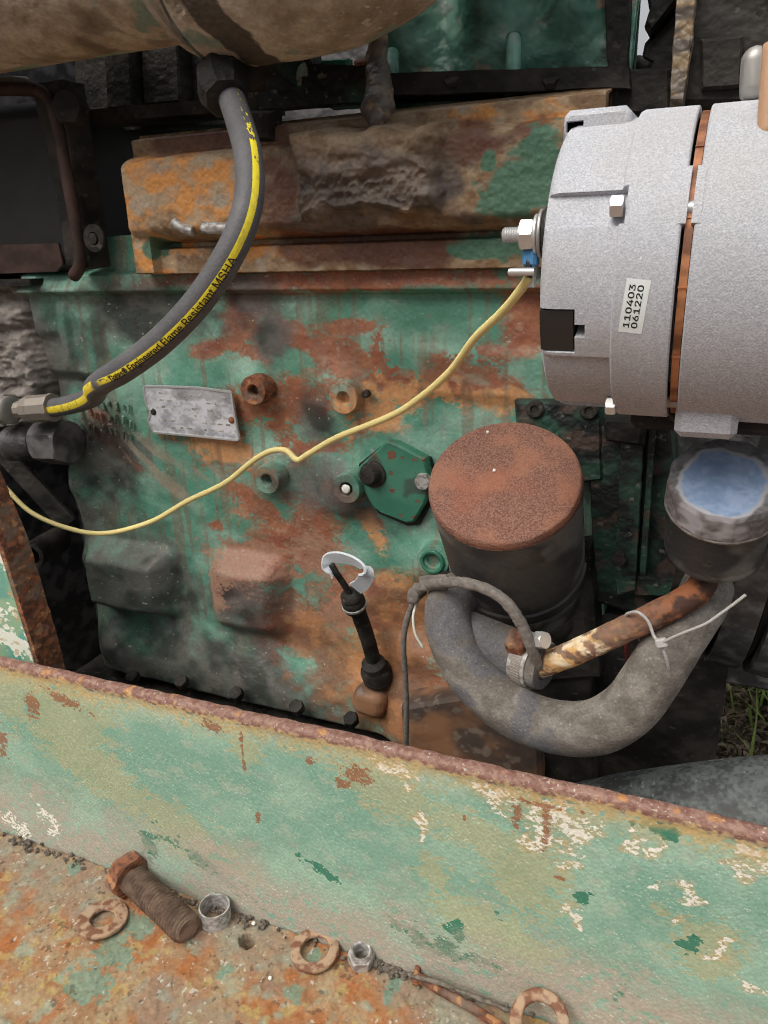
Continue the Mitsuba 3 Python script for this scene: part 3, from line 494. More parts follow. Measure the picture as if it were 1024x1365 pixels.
head_poly([(206, 60), (255, 60), (258, 140), (210, 144)], .06, .018, 'dark_iron', 'rib')
head_poly([(130, 156), (300, 142), (380, 138), (380, 154), (300, 160), (132, 172)], .03, .035, 'dark_iron', 'ledge')
hole = Polygon([(p[0], p[2]) for p in [at(a_, b_, .01) for a_, b_ in ((352, 60), (425, 50), (430, 90), (500, 92), (512, 96), (508, 138), (352, 150))]])
hc = at(409, 101, .01); hole = hole.difference(Point(hc[0], hc[2]).buffer(.0085)); Th = WALL.copy(); Th[1, 3] = .01
part(hd, 'bracket', rough(prism(hole, .014, 0, Th), .0006, 80, 2, .006), 'dark_green', 35, 'greasy green bracket with a round hole under the pipe elbow')
head_poly([(385, 80), (432, 80), (434, 125), (390, 128)], .03, .01, 'pipe_dust', 'backing')
part(hd, 'nut', put(hexnut(.011, .009), frame(at(487, 100, .004), [0, -.4, .9])), 'rust_metal', 35, 'red rusty nut on the bracket')
part(hd, 'stud', rough(tube(cr([at(505, 45, .0), at(503, 85, .0), at(506, 120, -.008), at(503, 150, -.02), at(500, 166, -.03)], 8), np.interp(np.linspace(0, 1, 33), [0, .4, .7, 1], [.006, .008, .011, .004]), 16), .0018, 120, 5), 'tar', True)
head_poly([(432, 82), (470, 80), (472, 106), (434, 108)], .022, .008, 'fresh_green', 'pad')
# ------------------------------------------------------------------ overhead pipe
def tangent_z(px, py, y, r):
    d = ray(px, py); L = math.hypot(d[1], d[2]); return CAM[2] + (y - CAM[1]) * d[2] / d[1] + r * L / d[1]
PY, PR = -.075, .062
za = tangent_z(120, 79, PY, PR)
pip = thing('overhead_pipe', 'thick dusty brown pipe with a band clamp and upward elbow across the top left', 'pipe')
xb = at(222, 70, PY - .05)[0]
part(pip, 'pipe', rough(tube(np.stack([np.linspace(-.9, xb - .004, 120), np.full(120, PY), np.full(120, za)], 1), PR, 72), .0012, 30, 2), 'pipe_dust', True)
za2 = tangent_z(330, 90, PY, PR + .004)
cx_e = at(430, 60, PY)[0] - .012; RB_ = .085
arc = [(xb, za2)] + [(x, za2) for x in np.linspace(xb + .01, cx_e, 10)] + [(cx_e + RB_ * math.sin(t), za2 + RB_ * (1 - math.cos(t))) for t in np.linspace(.1, math.pi / 2, 18)] + [(cx_e + RB_, za2 + RB_ + q_) for q_ in (.03, .06, .12)]
EP = resample(np.array([(x, PY, z) for x, z in arc]), .005)
part(pip, 'elbow', rough(tube(EP, PR + .004, 72), .0014, 34, 7), 'pipe_dust', True)
ring = [(PR + .001, -.016), (PR + .007, -.0155), (PR + .010, -.0135), (PR + .010, -.0095), (PR + .0075, -.008), (PR + .0075, .009), (PR + .0115, .0105), (PR + .0115, .0145), (PR + .008, .016), (PR + .002, .016)]
part(pip, 'band_clamp', rough(lathe(ring, 90, frame([xb, PY, za], [1, 0, .0]), caps=False), .0006, 80, 4), 'pipe_band', 40)
single('added_shade_hood', put(rbox(2.0, .60, .004, .001), trimesh.transformations.translation_matrix([-.1, .52, .70])), 'dark_iron', 'unseen hood sheet added to shade the top of the engine from behind', 'hood')  # unseen sheet, added to keep overhead light off the engine top
# ------------------------------------------------------------------ black tank at the left
tk = thing('black_tank', 'black box tank held by a rusty strap at the upper left edge', 'tank')
c0, c1 = at(-70, 366, -.02), at(64, 126, -.02)
part(tk, 'body', put(sbox(abs(c1[0] - c0[0]) + .20, .30, abs(c1[2] - c0[2]), .016, 28), trimesh.transformations.translation_matrix([(c0[0] + c1[0]) / 2 - .10, .13, (c0[2] + c1[2]) / 2])), 'tank_black', True)  # body stretched far back to keep top light out of the gap below
part(tk, 'panel', rough(wall_prism([(-40, 327), (80, 324), (86, 352), (78, 362), (-40, 366)], -.0195, .002, .0005), .0003, 60, 3, .006), 'tank_brown', 35, 'red brown band at the bottom of the black tank')
part(tk, 'strap', tube(resample(cr([at(-60, 119, -.035), at(20, 118, -.035), at(50, 121, -.035), at(67, 135, -.035), at(77, 168, -.035), at(91, 242, -.035), at(105, 325, -.035), at(106, 354, -.035), at(98, 368, -.033)], 8), .004), .0050, 12, ref=[0, -1, 0]), 'tank_brown', True)
bk = part(tk, 'bracket', rough(wall_prism([(74, 118), (112, 112), (119, 160), (132, 250), (148, 354), (118, 360), (112, 310), (108, 280), (92, 190), (83, 158)], -.01, .024, .003), .0007, 90, 2, .006), 'dark_iron', 35)
part(bk, 'bolt', put(rough(hexnut(.021, .014), .0006, 150, 1), outframe(102, 148, -.034, (.25, 0, .1))), 'dark_iron', 40)
part(bk, 'bolt', cat(washer(.0105, .0045, .003, outframe(128, 318, -.034)), lathe([(.0042, 0), (.004, .004), (0, .005)], 16, outframe(128, 318, -.034))), 'dark_iron', 40)
part(tk, 'shelf', rough(wall_prism([(-60, 370), (120, 366), (122, 374), (-60, 380)], .04, .07, .001), .0005, 90, 2, .01), 'dark_iron', 35)
single('flywheel_housing', rough(bxyz([-.62, .20, -.45], [-.30, .45, .22], .01), .0006, 14, 2, .04), 'greasy_grey', 'grey greasy housing deep in the gap at the left end of the block', 'engine part')
single('added_shade_panel', rough(bxyz([-.56, -.16, -.45], [-.548, .45, .62], .002), .0006, 20, 1, .04), 'greasy_grey', 'unseen panel added on the left to shade the engine bay gap', 'panel')  # out of view, added to shade the gap left of the block
single('firewall_plate', rough(cat(bxyz([at(30, 90, .42)[0], .42, .10], [.10, .44, .70], .003), bxyz([-1.4, .42, .06], [at(15, 90, .42)[0], .44, .70], .003)), .0005, 30, 1, .04), 'greasy_grey', 'grey greasy plate deep behind the black tank and under the overhead pipe', 'plate')
single('pry_bar', tube(cr([at(-30, 118, -.03), at(10, 108, -.03), at(38, 106, -.02)], 6), np.linspace(.005, .002, 13), 10), 'brown_steel', 'thin pale metal strip above the black tank', 'strip', True)
# crumpled rag, diagonal strip, fitting, stub pipe at the left
def rag():
    n = 90; U, V = np.meshgrid(np.linspace(0, 1, n), np.linspace(0, 1, n), indexing='ij'); a, b = at(-60, 560, -.01), at(50, 376, -.01)
    X = a[0] + (b[0] - a[0]) * U; Z = a[2] + (b[2] - a[2]) * V; P3 = np.stack([X, X * 0, Z], -1)
    rd = 1 - np.abs(meshkit.fbm(P3 * np.array([18, 1, 60]) + Z[..., None] * 6, 3, 6) * 2 - 1); Y = .0 - .018 * rd - .006 * meshkit.fbm(P3 * 150, 3, 2) + .03 * sstep(.85, 1, U)
    X = X - .03 * sstep(.4, .0, V) * U; v = np.stack([X, Y, Z], -1).reshape(-1, 3); i, j = np.meshgrid(np.arange(n - 1), np.arange(n - 1), indexing='ij'); q = (i * n + j).ravel(); f = np.vstack([np.stack([q, q + n, q + n + 1], 1), np.stack([q, q + n + 1, q + 1], 1)])
    w = v.copy(); w[:, 1] += .006; k = len(v); ring = np.r_[np.arange(n) * n, (n - 1) * n + np.arange(1, n), np.arange(n - 2, -1, -1) * n + n - 1, np.arange(n - 2, 0, -1)]; m = len(ring); s_ = np.arange(m); sn = (s_ + 1) % m
    return trimesh.Trimesh(np.vstack([v, w]), np.vstack([f, f[:, ::-1] + k, np.stack([ring[s_], k + ring[s_], k + ring[sn]], 1), np.stack([ring[s_], k + ring[sn], ring[sn]], 1)]), process=False)
single('crumpled_rag', rag(), 'rag', 'crumpled grey brown rag below the black tank at the left edge', 'rag', True)
single('diagonal_strap', put(rbox(.12, .02, .006, .001), frame(at(38, 640, -.01), [0.2, -1, .1], unit(at(85, 690, -.01) - at(0, 590, -.01)))), 'dark_iron', 'dark diagonal strap behind the yellow wire at the left edge', 'strap')
ft = thing('plug_fitting', 'grey greasy hexagon fitting under the hose ferrule at the left', 'fitting')
part(ft, 'neck', lathe([(.013, 0), (.0165, .003), (.0165, .03), (.013, .036)], 24, frame(at(14, 592, -.02), unit(at(60, 588, -.02) - at(14, 592, -.02)))), 'greasy_grey', 40)
part(ft, 'hexagon', rough(put(hexnut(.038, .032), frame(at(58, 588, -.02), [1, 0, 0.05])), .0006, 100, 4), 'greasy_grey', 35)
single('stub_pipe', cat(lathe([(.0135, -.05), (.0135, .0), (.0145, .002), (.0145, .010), (.0105, .0105), (.010, -.004), (0, -.0045)], 30, frame(at(46, 738, -.02), [.35, -1, .1]))), 'dark_iron', 'dark open stub pipe in the gap left of the block', 'pipe', 40)
# ------------------------------------------------------------------ hydraulic hose
hh = thing('hydraulic_hose', 'black hydraulic hose with a yellow printed stripe hanging from the pipe to the left edge', 'hose')
HP = cr([(*at(296, 96, -.08),), at(306, 124, -.09), at(320, 165, -.105), at(332, 215, -.13), at(330, 275, -.15), at(308, 335, -.16), at(266, 400, -.165), at(216, 453, -.165), at(168, 490, -.158), at(141, 506, -.142), at(127, 517, -.115), at(127, 525, -.085), at(117, 532, -.058), at(95, 539, -.043), at(62, 545, -.038)], 14)
HP = resample(HP, .0022)
ss = np.r_[0, np.cumsum(np.linalg.norm(np.diff(HP, axis=0), axis=1))]
iL = np.argmin(np.linalg.norm(HP - at(141, 506, -.142), axis=1)); STRL = float(ss[iL])
viewref = unit([.25, -1, .35])
m, uv, (s_, T_, N_, B_) = tube_uv(HP, .0080, 48, viewref)
sg = 1.0 if np.dot(B_[len(B_) // 3], rt) > 0 else -1.0
STR0, STR1, STR2 = .95 * sg, .50 * sg, .45 * sg
mat('printed_hose', hyd_col, .55, .4, bump=b_fine, bs=.0002)
part(hh, 'hose', m, 'printed_hose', True, uv=uv)
def bend_text(txt, s_start, h, off, rev=True):
    t = meshkit.text_mesh(txt, h, .00025); v, f = trimesh.remesh.subdivide_to_size(t.vertices, t.faces, .0016, max_iter=8)
    sg_dir = -1 if rev else 1; s = s_start + sg_dir * v[:, 0]; I = lambda A: np.stack([np.interp(s, s_, A[:, k]) for k in range(3)], 1)
    P, Nn, Bb = I(HP), I(N_), I(B_); cen = np.interp(s, [0, STRL], [STR0, STR1]); a = cen + sg * (off - v[:, 1] / .0080)
    return trimesh.Trimesh(P + (.0080 + .00012 + v[:, 2])[:, None] * (np.cos(a)[:, None] * Nn + np.sin(a)[:, None] * Bb), f, process=False)
part(hh, 'print', bend_text('Gates® Engineered Flame Resistant MSHA', STRL * .90, .0043, .34), 'ink', False)
fr = part(hh, 'ferrule', lathe([(.0125, 0), (.0125, .004), (.0118, .005), (.0118, .022), (.0125, .023), (.0115, .030), (.008, .034), (.008, .040)], 10, frame(at(72, 543, -.038), unit(at(16, 547, -.042) - at(72, 543, -.038)))), 'brown_steel', 25, 'pale crimped ferrule at the lower hose end')
part(hh, 'end_nut', lathe([(.010, 0), (.0125, .002), (.0125, .03), (.011, .032)], 30, frame(at(17, 547, -.04), [-1, 0, -.02])), 'steel', 40)
eb = part(hh, 'elbow_fitting', rough(tube(cr([at(340, 86, -.05), at(318, 92, -.065), at(300, 103, -.082), at(297, 116, -.09), at(302, 132, -.096)], 8), np.interp(np.linspace(0, 1, 33), [0, .35, .6, .9, 1], [.012, .014, .0165, .0150, .0125]), 8), .0008, 110, 4), 'dark_iron', 30, 'dark greasy elbow fitting at the upper hose end')
part(eb, 'nut', rough(put(hexnut(.026, .016), frame(at(352, 90, -.035), unit([-.8, -.5, 0]))), .0006, 100, 2), 'dark_iron', 35)
# ------------------------------------------------------------------ alternator (local z along the shaft, local x outward to the viewer)
alt = thing('alternator', 'grey cast aluminium alternator with a white number sticker at the upper right', 'alternator')
AX0, AXR = np.array([.1600, -.13, .1875]), .0668
AT = frame(AX0, unit([1, 0, -.006]), [0, -1, 0]); ATI = np.linalg.inv(AT)
def apart(parent, name, mesh, m_, smooth=35, label=None): return part(parent, name, put(mesh, AT), m_, smooth, label)
def on_alt(px, py, r=AXR):
    """(angle, distance along the shaft) where the sight line meets the housing"""
    o = ATI[:3, :3] @ CAM + ATI[:3, 3]; d = ATI[:3, :3] @ ray(px, py); A, Bq, C = d[0] ** 2 + d[1] ** 2, o[0] * d[0] + o[1] * d[1], o[0] ** 2 + o[1] ** 2 - r * r
    D = Bq * Bq - A * C; t = (-Bq - math.sqrt(max(D, 0))) / A; p = o + d * t; return math.atan2(p[1], p[0]), p[2]
aS = on_alt(820, 350)[1]; aG0 = on_alt(903, 350)[1]; aG1 = on_alt(920, 350)[1]
def rev(prof, n=96): return M3.revolve(CS([np.array(prof)]), n)
r1 = AXR * .955
rear = rev([(0, -.0025), (r1 * .80, -.0022), (r1 * .95, -.0003), (r1 * .985, .0012), (r1, .0045), (r1 * 1.003, aS - .0006), (AXR * .992, aS), (AXR, aS + .0012), (AXR, aG0 - .0006), (AXR - .0006, aG0), (AXR - .005, aG0), (AXR - .006, .02), (0, .02)])
def cutbox(a0, a1, s0, s1, depth, r=AXR):
    """block that cuts the housing between two angles and two stations, down to radius r - depth"""
    ts = np.linspace(a0, a1, max(2, int(abs(a1 - a0) / .06) + 2))
    return M3.batch_boolean([M3.hull_points(np.array([(q * math.cos(t), q * math.sin(t), s) for t in (ta, tb) for q in (r - depth, r + .02) for s in (s0, s1)])) for ta, tb in zip(ts[:-1], ts[1:])], m3.OpType.Add)
a_hi, a_lo = on_alt(770, 256, r1)[0], on_alt(770, 303, r1)[0]
rear = rear - cutbox(min(a_hi, a_lo), max(a_hi, a_lo), -.01, aS + .002, .0026, r1)
b0, b1, s0_ = on_alt(745, 412, r1)[0], on_alt(745, 470, r1)[0], on_alt(766, 440, r1)[1]
rear = rear - cutbox(min(b0, b1), max(b0, b1), -.01, s0_, .012, r1)
c0_, c1_ = on_alt(770, 433, r1), on_alt(776, 450, r1); rear = rear - cutbox(min(c0_[0], c1_[0]), max(c0_[0], c1_[0]), s0_ - .001, s0_ + .0042, .012, r1)
d0_ = on_alt(745, 474, r1)[0]; rear = rear - cutbox(d0_, d0_ + .9, -.01, aS - .001, .0018, r1)
e0 = on_alt(764, 172, r1); apart(alt, 'rear_housing', rear, 'cast_aluminium', 40)
ta, tb_ = at(750, 176, -.152), at(842, 150, -.152); tz1 = AX0[2] + r1 + .0032
tab_lo, tab_hi = np.array([ta[0], -.152, tz1 - .016]), np.array([tb_[0], -.120, tz1]); hc_ = at(766, 168, -.152)
hole_ = M3.cube([.0075, .012, .0042], True).translate([hc_[0], -.152, hc_[2]])
part(alt, 'tab', M3.hull_points(np.array(bxyz(tab_lo, tab_hi, .0025).vertices)) - hole_, 'cast_aluminium', 40)
part(alt, 'tab_hole_shade', bxyz([hc_[0] - .0037, -.1475, hc_[2] - .002], [hc_[0] + .0037, -.1465, hc_[2] + .002], .0001), 'hole_shade_black', 40)  # near-black plate painting the shade inside the square hole
front = rev([(0, aG1 + .02), (AXR - .006, aG1 + .02), (AXR - .005, aG1), (AXR - .0006, aG1), (AXR, aG1 + .0006), (AXR * 1.004, aG1 + .05), (AXR * .99, aG1 + .062), (AXR * .93, aG1 + .070), (AXR * .5, aG1 + .076), (0, aG1 + .076)])
apart(alt, 'front_housing', front, 'cast_aluminium', 40)
lug0 = on_alt(918, 262)[0]
for da, wa in ((.0, .19),):
    for s0, s1 in ((aG0 - .002, aG0 + .0014), (aG1 - .0012, aG1 + .002)): apart(alt, 'clamp_lug', cutbox(lug0 - wa, lug0 + wa * .8, s0, s1, .006) ^ rev([(0, -.01), (AXR + .0004, -.01), (AXR + .0004, .2), (0, .2)]), 'cast_aluminium', 40)
st = apart(alt, 'stator_core', rev([(AXR - .014, aG0 + .0012), (AXR - .0022, aG0 + .0012), (AXR - .0022, aG1 - .0003), (AXR - .014, aG1 - .0003)]), 'copper', 40, 'rust coloured stator core seen in the slot between the housings')
for k in range(4):
    aa = on_alt(915, 190 + 97 * k)[0]; apart(st, 'lamination', cutbox(aa - .005, aa + .005, aG0 + .0010, aG1 - .0002, .0036) ^ rev([(0, -.01), (AXR - .0016, -.01), (AXR - .0016, .2), (0, .2)]), 'copper', 40)
def axial_bolt(px, py, af, h, r, name='through_bolt', m_='zinc', s=None, shank=None):
    a_, q = on_alt(px, py, r); s = q if s is None else s; T = AT @ frame([r * math.cos(a_), r * math.sin(a_), s], [0, 0, -1.0]); ms = [put(hexnut(af, h), T)]
    if shank: ms.append(lathe([(shank[0], -shank[1]), (shank[0], .001)], 16, T))
    return apart(alt, name, put(cat(*ms), ATI), m_, 40)
axial_bolt(815, 275, .0078, .0050, AXR - .001, s=aS + .001)
axial_bolt(806, 540, .0075, .0045, AXR - .001, s=aS + .001)
ab = on_alt(928, 272); apart(alt, 'through_bolt', lathe([(.0026, aG0 - .01), (.0026, aG1 + .01)], 16, frame([(AXR - .0032) * math.cos(ab[0]), (AXR - .0032) * math.sin(ab[0]), 0], [0, 0, 1])), 'zinc', 40)
ac = on_alt(896, 545); apart(alt, 'through_bolt', lathe([(.0026, aG0 - .01), (.0026, aG1 + .01)], 16, frame([(AXR - .0032) * math.cos(ac[0]), (AXR - .0032) * math.sin(ac[0]), 0], [0, 0, 1])), 'brown_steel', 40)
cn = apart(alt, 'connector', cutbox(min(b0, b1) + .012, max(b0, b1) - .012, .0, s0_ - .0008, .012, r1) ^ rev([(0, -.004), (r1 - .0008, -.004), (r1 - .0008, .2), (0, .2)]), 'black_plastic', 40, 'black plastic connector socket')
# sticker with its numbers
def sheet(pa, sa, w, h, tilt, lift, t=.0002, n=10):
    g_ = np.stack(np.meshgrid(np.linspace(-w / 2, w / 2, n), np.linspace(-h / 2, h / 2, n), indexing='ij'), -1).reshape(-1, 2); i, j = np.meshgrid(np.arange(n - 1), np.arange(n - 1), indexing='ij'); q = (i * n + j).ravel()
    f = np.vstack([np.stack([q, q + n, q + n + 1], 1), np.stack([q, q + n + 1, q + 1], 1)]); return wrap(trimesh.Trimesh(np.c_[g_, g_[:, 0] * 0], f, process=False), pa, sa, tilt, lift)
def wrap(mesh, pa, sa, tilt, lift):
    v = mesh.vertices; c, s = math.cos(tilt), math.sin(tilt); x = v[:, 0] * c - v[:, 1] * s; y = v[:, 0] * s + v[:, 1] * c; a_ = pa + y / AXR; r = AXR + lift + v[:, 2]
    return trimesh.Trimesh(np.stack([r * np.cos(a_), r * np.sin(a_), sa + x], 1), mesh.faces, process=False)
k1, k2, k3, k4 = on_alt(835, 372), on_alt(869, 375), on_alt(853, 446), on_alt(823, 444)
ysg = 1.0 if k1[0] > k4[0] else -1.0
kc = on_alt(845.5, 409); hgt = abs((k1[0] + k2[0] - k3[0] - k4[0]) / 2) * AXR; wid = abs(k2[1] + k3[1] - k1[1] - k4[1]) / 2; tl = math.atan2(k1[1] - k4[1], abs(k1[0] - k4[0]) * AXR)
sk = apart(alt, 'sticker', sheet(kc[0], kc[1], wid, hgt, tl, .00025), 'sticker_white', True, 'white sticker with two lines of black numbers')
for ln, off in (('110403', -.10), ('061220', .24)):
    t = meshkit.text_mesh(ln, wid * .25, .00008, True); t.vertices[:, 0] -= t.bounds[:, 0].mean(); t.vertices[:, 0] *= hgt * .80 / np.ptp(t.vertices[:, 0])
    v, f = trimesh.remesh.subdivide_to_size(t.vertices, t.faces, .002, max_iter=8)
    v = np.stack([-v[:, 1] + wid * (off + .02), v[:, 0] * -1, v[:, 2]], 1); apart(sk, 'numbers', wrap(trimesh.Trimesh(v, f, process=False), kc[0], kc[1], tl, .00035), 'ink', False)
# output stud with nut and washers, spade terminal
sp = at(712, 312, -.158)
Z_ = unit([-1, -.05, .0]); TS = frame(sp, Z_)
stu = part(alt, 'output_stud', put(cat(lathe([(.0035, -.012), (.0035, .006)], 20), lathe([(r_, z_) for k in range(7) for r_, z_ in ((.0030, .006 + k * .0011), (.0035, .0065 + k * .0011))] + [(.0026, .0142), (0, .0145)], 18)), TS), 'zinc', 30)
part(stu, 'insulator', put(cat(lathe([(.0112, -.014), (.0118, -.012), (.0118, -.009), (.0105, -.0085), (.0115, -.008), (.0118, -.006), (.0100, -.0045), (.0, -.0045)], 30)), TS), 'black_plastic', 30)
part(stu, 'washer', washer(.0105, .0034, .0016, TS @ trimesh.transformations.translation_matrix([0, 0, -.0042])), 'steel', 30)
part(stu, 'washer', washer(.0085, .0034, .0016, TS @ trimesh.transformations.translation_matrix([0, 0, -.0020])), 'zinc', 30)
part(stu, 'nut', put(hexnut(.0125, .0062, .0034), TS @ trimesh.transformations.translation_matrix([0, 0, -.0002])), 'zinc', 35)
tp = at(708, 350, -.155)
spd = part(alt, 'terminal', put(rbox(.006, .022, .0022, .0005), frame(tp, [-.5, -.8, 0], [.8, -.5, 0])), 'zinc', 35)
part(spd, 'sleeve', put(rbox(.0075, .008, .005, .0012), frame(at(708, 343, -.157), [-.3, -.9, 0], [.9, -.3, 0])), 'blue_plastic', 35, 'small blue sleeve under the output stud')
part(spd, 'pin', lathe([(.0018, 0), (.0019, .010), (.0015, .0115), (0, .012)], 14, frame(at(712, 362, -.16), [-1, -.15, 0])), 'zinc', 40)
part(spd, 'washer', washer(.0078, .002, .003, frame(at(714, 353, -.152), [-1, 0, 0])), 'black_plastic', 35)
part(alt, 'foot', rough(put(rbox(.080, .060, .020, .003), frame(AT[:3, 3] + np.array([.075, .02, -.066]), [0, -.1, -1])), .0005, 90, 2), 'dark_iron', 35, 'dark mounting foot under the front housing')
part(alt, 'mounting_ear', put(rbox(.026, .030, .018, .003), frame(AT[:3, 3] + np.array([.069, -.018, -.0615]), [0, 0, 1])), 'cast_aluminium', 35)
# ------------------------------------------------------------------ oil filter
FT = at(671, 638, -.088); fax = unit([.035, -.585, .81]); FR = .0468
TF = frame(FT - fax * .1185, fax)
fl = thing('oil_filter', 'black oil filter canister with a rusty flat top in the centre right', 'oil filter')
part(fl, 'canister', put(lathe([(FR * 1.03, -.006), (FR * 1.05, -.002), (FR * 1.05, .012), (FR * 1.025, .014), (FR * 1.01, .0145), (FR * 1.01, .020), (FR * 1.03, .0205), (FR * 1.03, .026), (FR * 1.0, .0275), (FR * 1.0, .112), (FR * .985, .1155), (FR * .96, .117), (0, .117)], 96), TF), 'filter_side', 40)
part(fl, 'rusty_top', rough(lathe([(FR * 1.004, .1105), (FR * 1.006, .1135), (FR * .992, .1165), (FR * .965, .1182), (FR * .8, .1186), (FR * .5, .1187), (FR * .25, .1187), (0, .1187)], 110, TF), .0004, 160, 3), 'rust_cap', True, 'coarse rust on the flat top of the oil filter')
part(fl, 'base', rough(lathe([(FR * 1.10, -.03), (FR * 1.12, -.012), (FR * 1.06, -.004), (FR * .9, -.003)], 60, TF), .0006, 90, 3), 'dark_iron', 40)
for px, py in ((650, 576), (659, 627)):
    d = ray(px, py); t = np.dot(FT + fax * .0007 - CAM, fax) / np.dot(d, fax); part(fl, 'white_fleck', rough(trimesh.creation.icosphere(1, .0011), .0004, 800, px).apply_translation(CAM + d * t), 'white_chip')
# ------------------------------------------------------------------ filler neck with faceted cap
CT = at(969, 637, -.125); cax = unit([.02, -.50, .86]); CR_ = .0262
TC = frame(CT - cax * .060, cax); TCI = np.linalg.inv(TC)
fn = thing('filler_neck', 'dark filler neck under a twelve sided dusty cap with a blue centre at the right', 'filler')
part(fn, 'neck', rough(lathe([(CR_ * .7, .006), (CR_ * .96, .006), (CR_ * .99, .007), (CR_ * .99, .010), (CR_ * .95, .0115), (CR_ * .95, .045)], 60, TC), .0004, 120, 5), 'filter_side', 40)
BL = [(TCI[:3, :3] @ (CAM + ray(px, py) * (np.dot(CT - CAM, cax) / np.dot(ray(px, py), cax))) + TCI[:3, 3]) for px, py in ((912, 634), (1018, 656), (966, 604), (960, 686))]
bc = (BL[0] + BL[1]) / 2; bw, bh = np.linalg.norm(BL[1] - BL[0]) / 2, np.linalg.norm(BL[3] - BL[2]) / 2; ba = math.atan2(BL[1][1] - BL[0][1], BL[1][0] - BL[0][0])
X_, Y_ = TC[:3, 0], TC[:3, 1]
def cap_col(p, n, uv):
    lx = (p.x - TC[0, 3]) * X_[0] + (p.y - TC[1, 3]) * X_[1] + (p.z - TC[2, 3]) * X_[2] - bc[0]; ly = (p.x - TC[0, 3]) * Y_[0] + (p.y - TC[1, 3]) * Y_[1] + (p.z - TC[2, 3]) * Y_[2] - bc[1]
    c_, s_2 = math.cos(ba), math.sin(ba); ex, ey = (lx * c_ + ly * s_2) / bw, (ly * c_ - lx * s_2) / bh; d = dr.power(dr.power(dr.abs(ex), 2.6) + dr.power(dr.abs(ey), 2.6), 1 / 2.6) + (N(p, 160, 2) - .5) * .22
    f = N(p, 420, 3, 6.0); c = mix((.115, .11, .115), (.235, .225, .235), smoothstep(.3, .7, .6 * f + .4 * N(p, 90, 3)))
    c = mix(c, (.46, .46, .50), smoothstep(1.15, 1.06, d) * .85); b = mix((.20, .285, .45), (.32, .405, .58), smoothstep(.3, .7, .6 * N(p, 110, 4, 3.0) + .4 * f)); return mix(c, b, smoothstep(1.03, .97, d))
mat('cap_plastic', cap_col, .42, .5, bump=b_fine, bs=.0003)
e12 = [(CR_ * 1.06 * math.cos(k * math.pi / 6 + .2), CR_ * 1.06 * math.sin(k * math.pi / 6 + .2)) for k in range(12)]
cap = M3.hull_points(np.array([(x * q, y * q, z) for x, y in e12 for q, z in ((.97, .042), (1.0, .0435), (1.0, .0575), (.965, .0605))]))
cp = part(fn, 'cap', put(cap, TC), 'cap_plastic', False, 'twelve sided dusty cap with a clear blue patch')
part(cp, 'rim', rough(lathe([(CR_ * 1.03, .0412), (CR_ * 1.058, .0416), (CR_ * 1.058, .0426), (CR_ * 1.03, .043)], 60, TC, caps=False), .0005, 140, 8), 'dirty_cord', 40)
# ------------------------------------------------------------------ rusty tube, stub hose with clamp, bent hose
RPp = resample(cr([at(700, 896, -.10), at(718, 889, -.105), at(770, 868, -.115), at(835, 838, -.118), at(890, 812, -.115), at(925, 792, -.108), at(940, 772, -.095), at(944, 745, -.088)], 10), .0025)
single('rusty_tube', rough(tube(RPp, .0075, 28), .0006, 170, 3), 'rust_pipe_paint', 'rusty metal tube with flaking cream paint below the filler neck', 'tube', True)
sh = thing('stub_hose', 'short dark hose with a steel clamp on the lower end of the rusty tube', 'hose')
sd = unit(at(700, 886, -.098) - at(736, 880, -.112))
P0 = at(728, 889, -.107); part(sh, 'hose', lathe([(.0088, .003), (.0092, .0), (.0150, -.0), (.0158, .002), (.0158, .07)], 44, frame(P0, unit([-.93, .33, .02]))), 'old_rubber', 40)
TCl = frame(P0 + unit([-.93, .33, .02]) * .012, unit([-.93, .33, .02]), [0, -.3, 1])
cl = part(sh, 'clamp', lathe([(.0160, -.006), (.0172, -.006), (.0172, .006), (.0160, .006)], 44, TCl, caps=False), 'dull_zinc', 40, 'steel worm clamp round the stub hose')
part(cl, 'slots', cat(*[put(rbox(.0011, .0016, .007, .0002), TCl @ frame([.0171 * math.cos(t), .0171 * math.sin(t), 0], [0, .0, 1], [math.cos(t), math.sin(t), 0])) for t in np.linspace(-2.6, .2, 26)]), 'brown_steel', False); labels[f'{cl}__slots'] = {'kind': 'stuff'}
part(cl, 'screw_housing', put(sbox(.013, .014, .012, .003, 12), frame(at(690, 856, -.112), [0, -.5, .8], [1, -.2, 0])), 'rust_metal', 40, 'rusty clamp screw housing')
part(cl, 'screw_head', put(cat(put(hexnut(.0095, .007), np.eye(4)), lathe([(.0035, -.006), (.0035, .001)], 14)), frame(at(716, 853, -.118), unit([.8, -.45, .35]))), 'zinc', 35)
BHk = [((648, 800), -.045, .0150), ((618, 790), -.064, .0152), ((599, 803), -.084, .0154), ((600, 842), -.100, .0156), ((625, 895), -.112, .0158), ((672, 940), -.122, .0160), ((728, 966), -.128, .0160), ((790, 970), -.130, .0160), ((838, 944), -.127, .0160), ((872, 898), -.120, .0158), ((905, 846), -.106, .0155), ((932, 808), -.085, .0150), ((945, 780), -.06, .0148)]
BH = resample(cr([(*at(a[0], a[1], y), r_) for a, y, r_ in BHk], 10), .003)
single('bent_hose', tube(BH[:, :3], BH[:, 3], 44, bump=.0003, bfreq=90), 'old_rubber', 'thick grey rubber hose bent into a U below the oil filter', 'hose', True)
